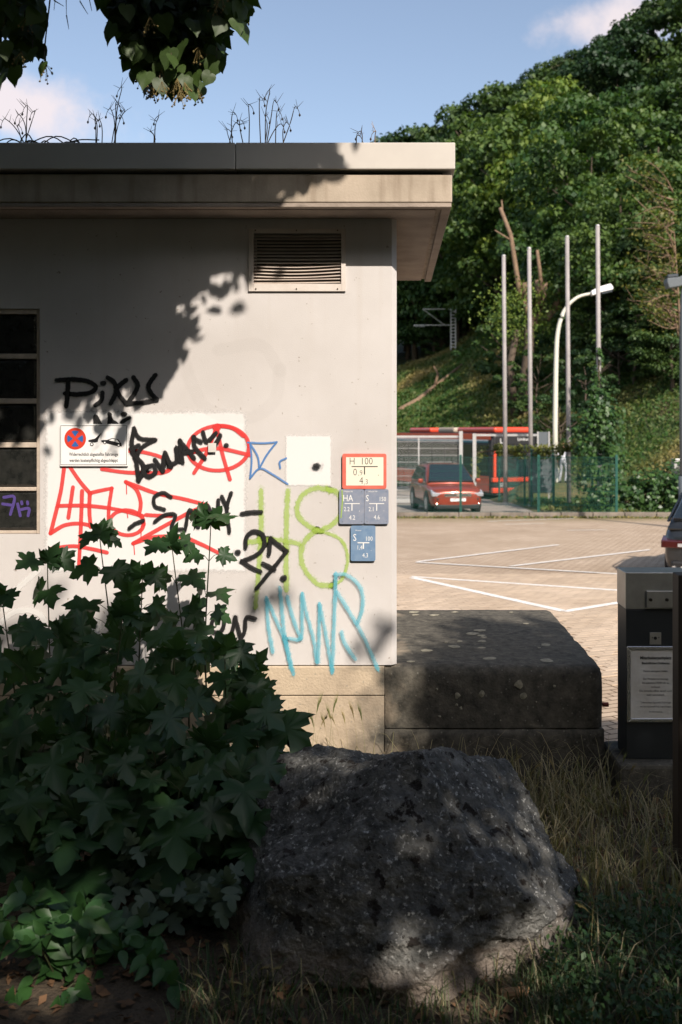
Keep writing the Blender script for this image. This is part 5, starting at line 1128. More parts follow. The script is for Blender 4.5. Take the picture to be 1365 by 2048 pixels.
# ------------------------------------------------------------------ vehicles
def loft(mb, secs, mi=0, cap=True):
    """secs: list of (x, [(y,z) half profile from bottom centre to top centre])"""
    n = len(secs[0][1]); ring = 2*n-2; vs = []
    for x, pr in secs: vs += [(x, y, z) for y, z in pr]+[(x, -y, z) for y, z in reversed(pr[1:-1])]
    fs = []
    for i in range(len(secs)-1):
        for k in range(ring): fs.append((i*ring+k, i*ring+(k+1) % ring, (i+1)*ring+(k+1) % ring, (i+1)*ring+k))
    if cap: fs.append(tuple(range(ring))); fs.append(tuple((len(secs)-1)*ring+k for k in reversed(range(ring))))
    mb.add(vs, fs, mi)
def wheel(T, x, y, r, wd, s):
    mb = MB(); mb.tube([(x, y-wd/2, r), (x, y-wd/2+.02, r), (x, y+wd/2-.02, r), (x, y+wd/2, r)], [r*.93, r, r, r*.93], 24)
    W = mb.build('wheel', M['tyre'], T, M=XF, smooth=False)
    mb = MB(); yo = y+s*(wd/2+.004); mb.tube([(x, yo-s*.02, r), (x, yo, r)], [r*.64, r*.62], 20)
    for k in range(5):
        a = k*1.2566; mb.box((-.035, -.004, 0), (.035, .012, r*.62), M=Matrix.Translation((x, yo, r)) @ Matrix.Rotation(a, 4, 'Y'))
    mb.build('rim', M['galv'], W, M=XF)
def car(name, label, loc, rz, paint, Lg, Wd, H, suv, hatch):
    global XF
    XF = Matrix.Translation(loc) @ Matrix.Rotation(rz, 4, 'Z'); T = thing(name, loc, label, 'car', None, rz)
    hw = Wd/2; f = Lg/2; zb = .22 if suv else .17; belt = H*.60; bon = H*.575 if suv else H*.56
    def sec(x, w_, z0, zs, zt): return (x, [(0, z0), (w_*.86, z0), (w_*.97, z0+.10), (w_, z0+(zs-z0)*.45), (w_*.985, zs-.06), (w_*.93, zs), (w_*.6, zt), (0, zt+.012)])
    mb = MB(); lo = zb
    loft(mb, [sec(f, hw*.70, lo+.06, bon-.24, bon-.22), sec(f-.05, hw*.86, lo+.02, bon-.17, bon-.13), sec(f-.20, hw*.95, lo, bon-.10, bon-.06), sec(f-.55, hw, lo, bon-.05, bon-.015), sec(f-1.05, hw, lo, bon-.01, bon+.03), sec(f-1.35, hw, lo, belt-.01, belt+.03), sec(0, hw, lo, belt, belt+.03), sec(-f+1.0, hw, lo, belt+.02, belt+.05), sec(-f+.35, hw*.98, lo, belt+.01, belt+.04), sec(-f+.08, hw*.93, lo+.03, belt-.06, belt-.02), sec(-f, hw*.84, lo+.1, belt-.16, belt-.12)])
    B = mb.build('body', paint, T, M=XF, smooth=True)
    m = B.modifiers.new('s', 'SUBSURF'); m.levels = 1; m.render_levels = 1
    # greenhouse
    xf, xr = f-1.12, -f+(.10 if hatch else .35); tf, tr = f-1.95, -f+.75; rw = hw*.70
    mb = MB(); bz = belt+.0
    def cs(x, wb, wt, z0, z1): return (x, [(0, z0), (wb, z0), (wb*.5+wt*.5+.03, (z0+z1)/2), (wt+.02, z1-.06), (wt*.9, z1-.012), (0, z1)])
    loft(mb, [cs(xf, hw*.90, hw*.88, bz-.05, bz+.03), cs((xf+tf)/2, hw*.92, hw*.79, bz-.05, (bz+H)/2+.05), cs(tf, hw*.93, rw, bz-.05, H-.03), cs(tf-.5, hw*.93, rw*1.03, bz-.05, H), cs(0-.3, hw*.93, rw*1.03, bz-.05, H), cs(tr, hw*.92, rw*.98, bz-.05, H-.04), cs((xr+tr)/2, hw*.9, rw*1.0, bz-.05, (bz+H)/2+.08), cs(xr, hw*.86, hw*.82, bz-.05, bz+.05)])
    mb.build('roof', paint, B, M=XF, smooth=True)
    def pane(nm, pts, m_, par, off, up=.012):
        mb = MB(); n_ = (Vector(pts[1])-Vector(pts[0])).cross(Vector(pts[2])-Vector(pts[0])).normalized(); n_ = n_ if n_.dot(Vector(off)) > 0 else -n_
        a = [Vector(p)+n_*up for p in pts]; b = [Vector(p)-n_*.03 for p in pts]; k = len(pts); mb.add(a+b, [tuple(range(k)), tuple(range(2*k-1, k-1, -1))]+[(i, (i+1) % k, (i+1) % k+k, i+k) for i in range(k)]); return mb.build(nm, m_, par, M=XF, bevel=.01)
    wsb, wst = hw*.86, rw*.92
    pane('windscreen', [(xf+.01, wsb, bz+.06), (xf+.01, -wsb, bz+.06), (tf+.05, -wst, H-.055), (tf+.05, wst, H-.055)], M['car_glass'], T, (1, 0, 1), .055)
    pane('rear_window', [(xr+.02, wsb*.92, bz+.10), (xr+.02, -wsb*.92, bz+.10), (tr-.03, -wst*.95, H-.075), (tr-.03, wst*.95, H-.075)], M['car_glass'], T, (-1, 0, 1), .05)
    for s in (-1, 1):
        yb_, yt = hw*.945, rw+.055
        for xa, xb, xc, xd in ((xf-.22, .05, .05, tf-.16), (-.02, -1.05, -1.05, -.02), (-1.12, xr+.35, tr+.12, -1.12)):
            pane('side_window', [(xa, s*yb_, bz+.05), (xb, s*yb_, bz+.05), (xc, s*yt, H-.12), (xd, s*yt, H-.12)], M['car_glass'], T, (0, s, 0))
        mb = MB(); mb.box((xf-.35, s*(hw+.02)-.0, bz+.02), (xf-.18, s*(hw+.20), bz+.17)); mb.build('mirror', paint, T, M=XF, bevel=.04, seg=3)
        mb = MB(); mb.tube([(tf-.2, s*(rw-.02), H-.005), (tf-.4, s*(rw-.02), H+.035), (tr+.2, s*(rw-.02), H+.03), (tr+.05, s*(rw-.02), H-.02)], .015, 6); mb.build('roof_rail', M['car_black'], T, M=XF)
        mb = MB(); mb.prism([(f-.30, bon-.12), (f-.02, bon-.22), (f-.03, bon-.33), (f-.12, bon-.34), (f-.34, bon-.24)], s*hw*.52, s*hw*.955); mb.build('headlight', M['lamp_glass'], T, M=XF, bevel=.012)
        mb = MB(); mb.prism([(-f-.004, belt-.20), (-f+.22, belt-.14), (-f+.30, belt-.22), (-f+.05, belt-.31), (-f-.012, belt-.31)], s*hw*.55, s*hw*.975); TL = mb.build('tail_light', M['tail'], T, M=XF, bevel=.012)
        mb = MB(); mb.box((-f-.014, s*hw*.52, belt-.29), (-f-.002, s*hw*.70, belt-.24)); mb.build('reverse_lens', M['lamp_glass'], TL, M=XF)
        mb = MB(); mb.box((f-.14, s*hw*.60, lo+.10), (f-.045, s*hw*.80, lo+.17)); mb.build('fog_light', M['chrome'], T, M=XF, bevel=.01)
        mb = MB(); mb.box((f-.09, s*hw*.30, lo+.25), (f-.025, s*hw*.78, lo+.36)); mb.build('side_intake', M['car_black'], T, M=XF, bevel=.01)
        for x_ in (f-.92, -f+.95): wheel(T, x_, s*(hw-.11), .35 if suv else .33, .23, s)
        for x_ in (f-.92, -f+.95):
            mb = MB(); R_ = .42 if suv else .385; mb.tube([(x_, s*(hw-.16), .36), (x_, s*(hw+.006), .36)], R_, 22); mb.build('wheel_arch', M['car_black'], T, M=XF)
        for k in (0, 1):
            xh = .35-1.05*k; mb = MB(); mb.box((xh, s*hw-.02, belt-.14), (xh+.2, s*(hw+.03), belt-.11)); mb.build('door_handle', M['chrome'], T, M=XF, bevel=.006)
            mb = MB(); mb.tube([(-f-.03, s*hw*(.62+.14*k), .30), (-f+.1, s*hw*(.62+.14*k), .30)], .034, 12); mb.build('exhaust_pipe', M['chrome'], T, M=XF)
        mb = MB(); mb.box((-f+1.35, s*(hw-.05), lo-.02), (f-1.35, s*(hw+.008), lo+.16)); mb.build('sill', M['car_black'], T, M=XF, bevel=.01)
    mb = MB(); mb.box((f-.09, -hw*.50, bon-.345), (f+.004, hw*.50, bon-.225)); G = mb.build('grille', M['car_black'], T, M=XF, bevel=.015)
    for z_ in (bon-.335, bon-.275, bon-.232):
        mb = MB(); mb.box((f-.03, -hw*.51, z_), (f+.012, hw*.51, z_+.018)); mb.build('chrome_bar', M['chrome'], G, M=XF)
    mb = MB(); mb.tube([(f+.002, 0, bon-.28), (f+.022, 0, bon-.28)], .062, 18); mb.build('emblem', M['chrome'], G, M=XF)
    mb = MB(); mb.box((f-.12, -hw*.80, lo-.02), (f-.005, hw*.80, lo+.13)); mb.build('front_skirt', M['car_black'], T, M=XF, bevel=.03)
    mb = MB(); mb.box((-f-.012, -hw*.82, lo), (-f+.15, hw*.82, lo+.24)); mb.build('rear_skirt', M['car_black'], T, M=XF, bevel=.04)
    mb = MB(); mb.box((f-.02, -.26, lo+.24), (f+.022, .26, lo+.35)); PLT = mb.build('number_plate', M['white_sign'], T, M=XF)
    o = text_mesh('LM D 112', .115, 'lettering', M['ink'], None, (0, 0, 0), .82); o.matrix_basis = XF @ Matrix.Translation((f+.0235, 0, lo+.258)) @ Matrix.Rotation(R(90), 4, 'Z') @ Matrix.Rotation(R(90), 4, 'X') @ Matrix.Diagonal((.8, 1, 1, 1)); adopt(o, PLT)
    return T
q = P(893, 1027, 34.2)
car('red_car', 'coppery red SUV parked behind the green mesh fence', (q.x, 35.6, zl(35.0)), R(-90+9), M['red_paint'], 4.49, 1.84, 1.66, True, True)
q = P(1325, 1150, 15.2); ga = R(90-24); gv = Vector((math.cos(ga), math.sin(ga), 0)); gn = Vector((-gv.y, gv.x, 0)); g_ = q+gv*2.25-gn*.87
car('grey_car', 'dark grey car with twin exhausts parked on the block paving', (g_.x, g_.y, zl(g_.y)), ga, M['grey_paint'], 4.5, 1.82, 1.52, False, True)
# bus
def bus():
    global XF
    a = R(-90+20); Lb, Wb, Hb = 12., 2.55, 3.0; fc = P(1037, 900, 44.0); fc.z = zl(46)
    hd = Vector((math.cos(a), math.sin(a), 0)); loc = fc-hd*Lb/2; XF = Matrix.Translation(loc) @ Matrix.Rotation(a, 4, 'Z')
    T = thing('bus', loc, 'red and black city bus with destination display behind the gate', 'bus', None, a); f, hw = Lb/2, Wb/2
    mb = MB()
    pr = lambda w_, z1: [(0, .30), (w_-.06, .30), (w_, .40), (w_, 1.2), (w_, z1-.35), (w_-.05, z1-.10), (w_-.18, z1), (0, z1+.03)]
    loft(mb, [(f, pr(hw-.16, Hb-.12)), (f-.06, pr(hw-.05, Hb-.04)), (f-.25, pr(hw, Hb)), (0, pr(hw, Hb)), (-f+.1, pr(hw, Hb)), (-f, pr(hw-.06, Hb-.05))])
    mb.build('body', M['car_black'], T, M=XF, smooth=False, bevel=.02)
    mb = MB(); mb.box((f-.02, -hw+.22, 1.05), (f+.018, hw-.22, 2.45)); mb.build('windscreen', M['car_glass'], T, M=XF, bevel=.03)
    mb = MB(); mb.box((f-.05, -hw+.2, 2.48), (f+.022, hw-.2, 2.86)); D = mb.build('destination_display', M['ink'], T, M=XF, bevel=.02)
    for s, sz, y0, z0 in (('LM', .30, -.72, 2.55), ('Limburg', .20, .28, 2.66)):
        o = text_mesh(s, sz, 'lettering', M['bus_white'], None, (0, 0, 0)); o.matrix_basis = XF @ Matrix.Translation((f+.026, y0, z0)) @ Matrix.Rotation(R(90), 4, 'Z') @ Matrix.Rotation(R(90), 4, 'X'); adopt(o, D)
    for z0, z1, nm in ((.84, 1.04, 'front_band'), (.36, .58, 'bumper')):
        mb = MB(); mb.box((f-.22, -hw+.02, z0), (f+.035, hw-.02, z1)); mb.build(nm, M['bus_red'], T, M=XF, bevel=.03)
    for s in (-1, 1):
        mb = MB(); mb.box((f-.12, s*(hw-.20), 1.04), (f+.03, s*(hw-.07), 2.2)); mb.build('corner_pillar', M['bus_red'], T, M=XF, bevel=.02)
        mb = MB(); mb.box((f-.05, s*(hw-.75), .62), (f+.028, s*(hw-.3), .80)); mb.build('headlight', M['lamp_glass'], T, M=XF, bevel=.02)
        mb = MB(); mb.tube([(f-.2, s*(hw-.1), 2.75), (f+.25, s*(hw+.12), 2.7), (f+.3, s*(hw+.16), 2.45)], .03, 6); mb.tube([(f+.3, s*(hw+.16), 2.5), (f+.3, s*(hw+.16), 2.05)], .11, 8); mb.build('mirror_arm', M['car_black'], T, M=XF)
        mb = MB(); mb.box((-f+.05, s*hw-.03, Hb-.30), (f-.10, s*(hw+.02), Hb-.02)); RB_ = mb.build('roof_band', M['bus_red'], T, M=XF, bevel=.03)
        mb = MB(); mb.box((-f+.08, s*hw-.02, Hb-.36), (f-.35, s*(hw+.023), Hb-.305)); mb.build('white_stripe', M['bus_white'], RB_, M=XF)
        mb = MB(); mb.box((-f+.08, s*hw-.02, Hb-.44), (f-.35, s*(hw+.023), Hb-.365)); mb.build('teal_stripe', M['bus_teal'], RB_, M=XF)
        for k in range(7):
            x0 = -f+.3+k*1.62; mb = MB(); mb.box((x0, s*hw-.02, 1.15), (x0+1.54, s*(hw+.012), 2.48)); mb.build('side_window', M['car_glass'], T, M=XF, bevel=.02)
        mb = MB(); mb.box((-f+.05, s*hw-.02, .38), (f-.3, s*(hw+.014), 1.08)); mb.build('side_panel', M['bus_red'], T, M=XF, bevel=.02)
        for x_ in (f-2.6, -f+3.2): wheel(T, x_, s*(hw-.13), .48, .28, s)
    for x0, x1, m_ in ((f-4.6, f-.5, M['bus_red']), (-1.0, 1.0, M['bus_beige']), (-f+1, -f+4, M['bus_red'])):
        mb = MB(); mb.box((x0, -hw+.35, Hb+.0), (x1, hw-.35, Hb+.26)); mb.build('roof_unit', m_, T, M=XF, bevel=.1, seg=3)
    mb = MB(); mb.box((f-.0, -.26, .40), (f+.042, .26, .52)); mb.build('number_plate', M['white_sign'], T, M=XF)
bus()

# ------------------------------------------------------------------ fences, gate, poles, lamps
def fence(name, pts, h, label, m, wire, group, panel_h=None, extra=None):
    T = thing(name, pts[0], label, 'fence', group)
    for i, p in enumerate(pts):
        p = Vector(p); mb = MB(); mb.box((p.x-.035, p.y-.03, p.z-.1), (p.x+.035, p.y+.03, p.z+h)); mb.build('post', m, T)
        if i < len(pts)-1:
            q_ = Vector(pts[i+1]); L_ = (q_-p).length; mb = MB(); n = int(L_/.055)
            off = Vector((0, -.045, 0))
            for k in range(n+1):
                a = p.lerp(q_, k/n)+off; mb.tube([a+Vector((0, 0, .05)), a+Vector((0, 0, h-.06))], wire, 3, caps=False)
            for k in range(9):
                z_ = Vector((0, -.012, .06+(h-.14)*k/8)); mb.tube([p+off+z_, q_+off+z_], wire*1.35, 3, caps=False)
            mb.build('mesh_panel', m, T)
    return T
fz = zl(31.42)+.12
FX = [(922-156*2-CX)/F*31.4, (922-156-CX)/F*31.4, (922-CX)/F*31.4, (1078-CX)/F*31.4, (1234-CX)/F*31.4]
fence('mesh_fence', [(x, 31.42, fz) for x in FX], 1.86, 'green wire mesh fence on the kerb before the red SUV', M['green_fence'], .0036, None)
p2 = [P(999, 990, 42.0), P(1050, 1008, 38.2), P(1108, 1016, 36.2), P(1185, 1022, 34.6)]
fence('side_fence', [(q.x, q.y, zl(q.y)+.03) for q in p2], 1.95, 'darker green mesh fence topped with climbing vine running back along the verge', M['green_fence'], .0036, None)
# sliding gate
gy = 40.0; gz = zl(gy); g0 = P(640, 900, gy).x; g1 = P(925, 900, gy).x; ztop = P(0, 871, gy).z
T = thing('sliding_gate', ((g0+g1)/2, gy, gz), 'pale grey steel sliding gate with wire infill behind the red SUV', 'gate')
for a, b in (((g0, gy-.04, ztop-.09), (g1, gy+.04, ztop)), ((g0, gy-.05, gz+.06), (g1, gy+.05, gz+.22))): mb = MB(); mb.box(a, b); mb.build('rail', M['galv'], T)
for px in (640, 745, 838): x = P(px, 0, gy).x; mb = MB(); mb.box((x-.03, gy-.03, gz+.2), (x+.03, gy+.03, ztop-.08)); mb.build('upright', M['galv'], T)
for px, w_, pt in ((922, .07, 862), (949, .07, 867)): x = P(px, 0, gy).x; mb = MB(); mb.box((x-w_, gy-.16, gz), (x+w_, gy-.05, P(0, pt, gy).z)); mb.build('gate_post', M['galv'], T)
mb = MB()
for k in range(9): z_ = gz+.3+(ztop-gz-.4)*k/8.5; mb.tube([(g0, gy, z_), (g1, gy, z_)], .011, 4, caps=False)
for k in range(110): x = g0+(g1-g0)*k/110; mb.tube([(x, gy+.01, gz+.22), (x, gy+.01, ztop-.08)], .004, 3, caps=False)
o = mb.build('wire_infill', M['galv'], T); o['kind'] = 'stuff'
mb = MB(); x = P(949, 0, gy).x; mb.box((x+.08, gy-.12, ztop-.02), (P(1078, 0, gy).x, gy-.06, ztop+.06)); mb.build('rail', M['galv'], T)
# flagpoles
for px, pt, d, lab in ((1010, 512, 39.4, 'plain grey flagpole beside the gate, shortest of the four'), (1061, 497, 38.0, 'plain grey flagpole standing between the shortest pole and the street lamp'), (1137, 474, 36.8, 'plain grey flagpole crossing the curved arm of the street lamp'), (1198, 452, 35.4, 'tallest plain grey flagpole, its foot wrapped in climbing ivy')):
    b = P(px+2, 1000, d); b.z = zl(d); t = P(px-2, pt, d); T = thing('flagpole', b, lab, 'flagpole', 'flagpoles behind the fence')
    mb = MB(); mb.tube([b-Vector((0, 0, .2)), b.lerp(t, .5), t], [.088, .083, .075], 12); mb.build('shaft', M['pole'], T, smooth=True)
    mb = MB(); mb.tube([t, t+Vector((0, 0, .05))], [.082, .06], 12); mb.build('cap', M['galv'], T)
    mb = MB(); mb.tube([b, b+Vector((0, 0, .1))], .13, 12); mb.build('base_collar', M['galv'], T)
# street lamps
def lamp(px, d, pts, head, label, m, r, hm=None):
    b = P(px, 1000, d); b.z = zl(d)
    T = thing('street_lamp', b, label, 'street lamp', 'street lamps'); mb = MB(); pp = [b]+smooth_path([P(a, c, d) for a, c in pts], 6); mb.tube(pp, [r]+[r*(.95-.45*i/len(pp)) for i in range(len(pp)-1)], 10); mb.build('column', m, T, smooth=True)
    mb = MB(); mb.tube([b+Vector((0, 0, .2)), b+Vector((0, 0, 1.4))], r*1.35, 10); mb.build('column_base', m, T, smooth=True)
    h0, h1 = P(*head[0], d), P(*head[1], d); ax = (h1-h0); L_ = ax.length; ang = math.atan2(ax.z, ax.x); XM = Matrix.Translation(h0) @ Matrix.Rotation(-ang, 4, 'Y')
    mb = MB(); mb.prism([(0, -.08), (L_*.35, -.05), (L_*.4, -.03), (L_*.98, -.03), (L_, .08), (L_*.93, .24), (L_*.4, .22), (0, .12)], -.18, .18); H_ = mb.build('lamp_head', hm or M['lamp_white'], T, M=XM, bevel=.02)
    mb = MB(); mb.box((L_*.42, -.14, -.13), (L_*.95, .14, -.031)); mb.build('lens', M['car_glass'], H_, M=XM, bevel=.03)
lamp(1112, 43.0, [(1111,850), (1113,720), (1117,660), (1130,620), (1155,595), (1186,586)], ((1183, 588), (1226, 578)), 'cream street lamp with curved arm and white head behind the flagpoles', M['lamp_paint'], .115)
lamp(1368, 27.0, [(1367,800), (1367,620), (1370,565), (1374,558)], ((1374, 556), (1331, 560)), 'grey street lamp rising beside the parked grey car', M['board'], .10, M['board'])
# railway catenary mast: lattice column with cantilever
d = 108; b = P(907, 742, d); b.z = ground_z(b.x, d); t = P(906, 615, d)
T = thing('catenary_mast', b, 'slender lattice railway mast with cantilever arm on the embankment', 'mast'); w_ = .5
for s in (-1, 1): mb = MB(); mb.box((b.x+s*w_/2-.07, d-.07, b.z-.5), (b.x+s*w_/2+.07, d+.07, t.z)); mb.build('leg', M['galv'], T)
n = 14
for k in range(n): z_ = b.z+.2+(t.z-b.z-.3)*k/(n-1); mb = MB(); mb.box((b.x-w_/2, d-.06, z_-.05), (b.x+w_/2, d+.06, z_+.05)); mb.build('rung', M['galv'], T)
for a, c in (((905,618),(846,618)), ((905,650),(828,650)), ((846,618),(890,650)), ((828,652),(850,653))): mb = MB(); mb.tube([P(*a, d), P(*c, d)], .06, 5); mb.build('cantilever_bar', M['galv'], T)
mb = MB(); mb.tube([P(901, 618, d), P(904, 618, d)], .13, 8); mb.build('insulator', M['lamp_white'], T)
# notice boards behind the side fence, meter box
for px0, px1, py0, py1, d, lab in ((1075, 1100, 864, 897, 39.5, 'tall dark grey board standing behind the vine-topped fence'), (1062, 1108, 898, 986, 37.4, 'broad grey metal bin screen behind the vine-topped fence')):
    a, c = P(px0, py1, d), P(px1, py0, d); T = thing('screen_board', ((a.x+c.x)/2, d, zl(d)), lab, 'board')
    mb = MB(); mb.box((a.x, d, a.z), (c.x, d+.06, c.z)); mb.build('panel', M['board'], T, bevel=.01)
    for x in (a.x-.005, c.x-.055): mb = MB(); mb.box((x, d-.03, zl(d)), (x+.06, d-.001, c.z+.02)); mb.build('post', M['galv'] if d > 39 else M['green_fence'], T)
a = P(1349, 955, 33.0); T = thing('meter_box', (a.x+.2, 33.2, zl(33)), 'grey metal utility box on a plinth behind the right-hand bush', 'utility box')
mb = MB(); mb.box((a.x, 33, a.z), (a.x+.5, 33.35, a.z+.58)); mb.build('cabinet', M['galv'], T, bevel=.015)
mb = MB(); mb.box((a.x-.02, 32.98, a.z+.58), (a.x+.52, 33.37, a.z+.62)); mb.build('lid', M['galv'], T, bevel=.01); mb = MB(); mb.box((a.x+.03, 33.02, zl(33)-.1), (a.x+.47, 33.33, a.z-.001)); mb.build('plinth', M['kerb'], T)

# ------------------------------------------------------------------ climbing plants at the fence
def leafy(name, label, cat, pts, rad, n, size, m, stem=None, group=None):
    c = np.array([list(p) for p in pts]); k = RNG.integers(len(c)-1, size=n); t = RNG.uniform(size=(n, 1)); r = np.array(rad)
    pos = c[k]*(1-t)+c[k+1]*t; rr = (r[k]*(1-t[:, 0])+r[k+1]*t[:, 0]).reshape(-1, 1); dv = unit(RNG.normal(size=(n, 3))); pos = pos+dv*rr*RNG.uniform(.35, 1.1, size=(n, 1))
    clump = np.array([noise.noise(Vector(p)*2.2) for p in pos]); keep = clump > -.08; pos, dv, clump = pos[keep], dv[keep], clump[keep]
    b = Vector(pts[0]); T = thing(name, b, label, cat, group)
    V, Fc = leaf_arrays(pos, size*RNG.uniform(.6, 1.3, size=len(pos)), unit(dv*.6+RNG.normal(size=(len(pos), 3))*.5+np.array([.1, -.5, .5])), .75)
    mesh_from_arrays('foliage', V, Fc, m, T, var=np.clip(RNG.uniform(-.1, .6, size=len(pos))+.5*clump, 0, 1))
    mb = MB(); mb.tube(pts, .03, 5); mb.build('stem', M['twig'], T)
d = 33.4
leafy('ivy_column', 'tall ivy-covered column of leaves at the end of the mesh fence', 'ivy', [P(1205, 1030, d), P(1200, 970, d), P(1215, 915, d), P(1190, 870, d), P(1212, 825, d), P(1185, 790, d)], [.75, .85, .7, .95, .6, .3], 8500, .14, M['ivy'])
q = [P(955, 905, 42.5), P(1000, 900, 42.0), P(1050, 904, 38.2), P(1108, 903, 36.2), P(1150, 902, 35.2)]
leafy('fence_vine', 'creeper trailing along the top rail of the darker mesh fence', 'vine', q, [.22, .28, .25, .28, .4], 3000, .13, M['leaf_d'])
leafy('gate_vine', 'creeper hanging down beside the gate post', 'vine', [P(952, 965, 41), P(953, 930, 41), P(958, 905, 41)], [.15, .2, .3], 500, .12, M['leaf_d'])
d = 32.5
leafy('roadside_bush', 'dark spreading bush at the car park edge below the grassy slope', 'bush', [P(1215, 1025, d), P(1260, 1000, d), P(1300, 985, d), P(1350, 975, d), P(1400, 970, d)], [.45, .6, .75, .85, .85], 9000, .15, M['ivy'])
leafy('flagpole_ivy', 'ivy climbing the foot of the tallest flagpole', 'ivy', [P(1200, 900, 35.2), P(1199, 780, 35.2), P(1198, 700, 35.2)], [.5, .35, .1], 1200, .12, M['ivy'])

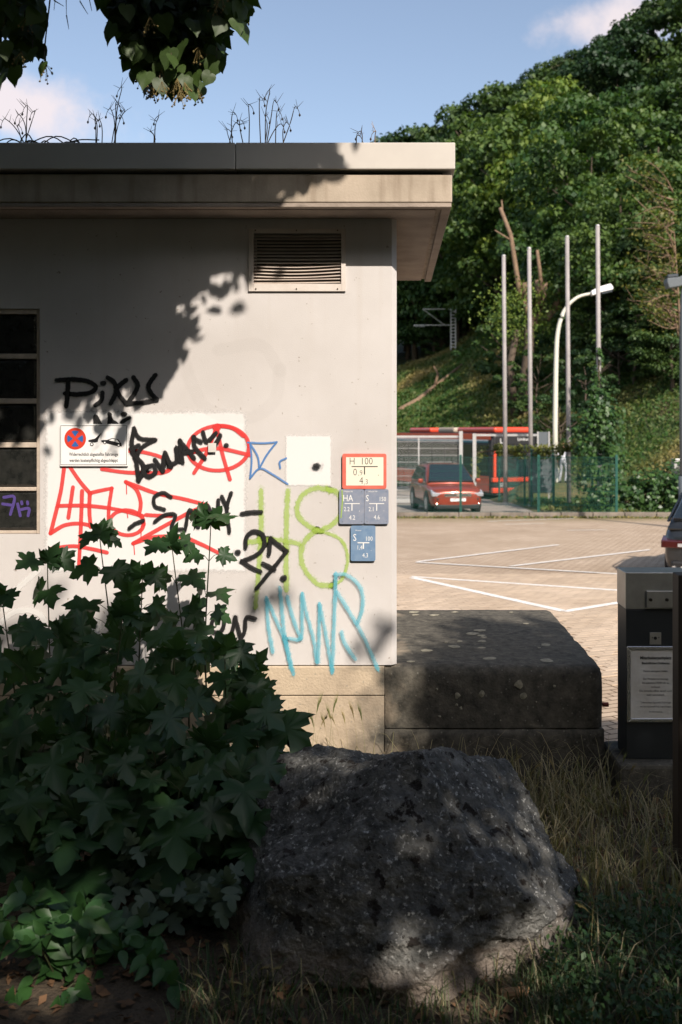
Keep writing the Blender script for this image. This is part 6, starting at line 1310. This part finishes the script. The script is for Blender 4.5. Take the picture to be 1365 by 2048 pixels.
# ------------------------------------------------------------------ the person by the flagpoles
def person():
    d = 42.4; base = P(1127, 966, d); base.z = P(0, 966, d).z
    gz_ = base.z
    T = thing('person', base, 'person in white shirt and grey trousers walking beyond the fence', 'person')
    J = {'pel': (0, 0, .95), 'wst': (0, 0, 1.08), 'chest': (0, .02, 1.30), 'neck': (0, .0, 1.48), 'nk2': (0, -.02, 1.54), 'head': (0, -.03, 1.64), 'top': (0, -.02, 1.735),
         'sl': (-.18, 0, 1.42), 'el': (-.25, .06, 1.14), 'wl': (-.24, -.04, .90), 'hl': (-.235, -.06, .82), 'sr': (.18, 0, 1.42), 'er': (.27, .05, 1.15), 'wr': (.29, -.06, .90), 'hr': (.29, -.08, .82),
         'tl': (-.09, 0, .90), 'kl': (-.10, -.10, .50), 'al': (-.10, .02, .09), 'fl': (-.10, -.14, .03), 'tr': (.09, 0, .90), 'kr': (.10, .0, .49), 'ar': (.10, .14, .10), 'fr': (.10, .0, .03)}
    Rd = {'pel': .145, 'wst': .125, 'chest': .15, 'neck': .07, 'nk2': .055, 'head': .088, 'top': .065, 'sl': .07, 'el': .045, 'wl': .032, 'hl': .034, 'sr': .07, 'er': .045, 'wr': .032, 'hr': .034, 'tl': .095, 'kl': .065, 'al': .045, 'fl': .035, 'tr': .095, 'kr': .065, 'ar': .045, 'fr': .035}
    E = [('pel', 'wst'), ('wst', 'chest'), ('chest', 'neck'), ('neck', 'nk2'), ('nk2', 'head'), ('head', 'top'), ('chest', 'sl'), ('sl', 'el'), ('el', 'wl'), ('wl', 'hl'), ('chest', 'sr'), ('sr', 'er'), ('er', 'wr'), ('wr', 'hr'), ('pel', 'tl'), ('tl', 'kl'), ('kl', 'al'), ('al', 'fl'), ('pel', 'tr'), ('tr', 'kr'), ('kr', 'ar'), ('ar', 'fr')]
    for s, h in ((-1, 'hl'), (1, 'hr')):
        c = Vector(J[h])
        for k in range(5):
            n1, n2 = f'{h}{k}a', f'{h}{k}b'
            if k < 4: J[n1] = tuple(c+Vector((.0, -.02+.016*k, -.055))); J[n2] = tuple(c+Vector((-s*.012, -.024+.016*k, -.09+.006*abs(k-1.5))))
            else: J[n1] = tuple(c+Vector((-s*.02, -.04, -.01))); J[n2] = tuple(c+Vector((-s*.02, -.055, -.045)))
            Rd[n1] = .009; Rd[n2] = .008; E += [(h, n1), (n1, n2)]
    names = list(J); me = bpy.data.meshes.new('body'); me.from_pydata([J[n] for n in names], [(names.index(a), names.index(b)) for a, b in E], [])
    o = bpy.data.objects.new('body', me); COL.objects.link(o); m = o.modifiers.new('skin', 'SKIN'); m.use_smooth_shade = True
    for i, n in enumerate(names): me.skin_vertices[0].data[i].radius = (Rd[n], Rd[n]*(.78 if n in ('pel', 'wst', 'chest') else 1)); me.skin_vertices[0].data[i].use_root = (n == 'pel')
    s_ = o.modifiers.new('sub', 'SUBSURF'); s_.levels = 1; s_.render_levels = 1
    dg = bpy.context.evaluated_depsgraph_get(); ev = bpy.data.meshes.new_from_object(o.evaluated_get(dg)); bpy.data.objects.remove(o)
    for k in ('skin', 'shirt', 'trousers', 'belt', 'hair', 'shoe'): ev.materials.append(M[k])
    for p in ev.polygons:
        c = p.center; armx = abs(c.x) > .215
        if c.z > 1.665 or (c.z > 1.58 and c.y > .0): i = 4
        elif c.z > 1.50: i = 0
        elif armx and c.z < 1.2 and c.z > .70 and abs(c.x) > .19: i = 0
        elif c.z > 1.0: i = 1
        elif c.z > .965: i = 3
        elif c.z > .10: i = 2
        else: i = 5
        p.material_index = i; p.use_smooth = True
    ev.name = 'body'; o = bpy.data.objects.new('body', ev); COL.objects.link(o); o.matrix_basis = Matrix.Translation(base) @ Matrix.Rotation(R(140), 4, 'Z'); adopt(o, T)
    for s in (-1, 1):                                   # ears, nose, eyes
        mb = MB(); mb.box((s*.083, -.03, 1.61), (s*.10, .0, 1.67)); q = mb.build('ear', M['skin'], None, bevel=.006); q.matrix_basis = o.matrix_basis @ q.matrix_basis; adopt(q, o)
        mb = MB(); mb.box((s*.03-.012, -.118, 1.645), (s*.03+.012, -.105, 1.657)); q = mb.build('eye', M['ink'], None); q.matrix_basis = o.matrix_basis @ q.matrix_basis; adopt(q, o)
    mb = MB(); mb.box((-.012, -.14, 1.60), (.012, -.10, 1.645)); q = mb.build('nose', M['skin'], None, bevel=.006); q.matrix_basis = o.matrix_basis @ q.matrix_basis; adopt(q, o)
    mb = MB(); mb.box((-.025, -.118, 1.573), (.025, -.10, 1.583)); q = mb.build('mouth', M['hyd_red'], None); q.matrix_basis = o.matrix_basis @ q.matrix_basis; adopt(q, o)
    # the low mound of grass on which the person walks
    return base
pb = person()
grid('grass_mound', [pb.x-3+.5*i for i in range(13)], [41+.5*i for i in range(11)], lambda x, y: zl(y)+(pb.z-zl(43)-.0)*(1-sstep(1.2, 3.0, abs(x-pb.x)))*sstep(41, 42.2, y)*(1-sstep(44.2, 46, y)), M['verge_soil'])
# felled log on the embankment, wood at the foot of the boulder
q = [P(800, 845, 86), P(835, 830, 88), P(870, 805, 92), P(925, 792, 95)]
for i in q: i.z = ground_z(i.x, i.y)+.2
mb = MB(); mb.tube(q, [.22, .25, .2, .1], 7); T = thing('fallen_branch', q[1], 'brown fallen branch lying across the grassy embankment', 'branch'); mb.build('log', M['bark_cut'], T, smooth=True)
mb = MB(); mb.tube([q[2], q[2]+Vector((.3, 0, 1.2)), q[2]+Vector((-.1, 0, 1.9))], [.2, .12, .05], 6); mb.build('broken_stub', M['bark_cut'], T, smooth=True)
a = P(1000, 1992, 3.5); a.z = soil_z(a.x, a.y)+.02; b = a+Vector((.11, .03, -.004))
mb = MB(); mb.tube([a, b], [.02, .017], 9); tag(mb.build('wood_offcut', mat('cut_wood', (.34, .19, .09), .8)), 'small cut piece of orange wood lying by the foot of the boulder', 'wood')
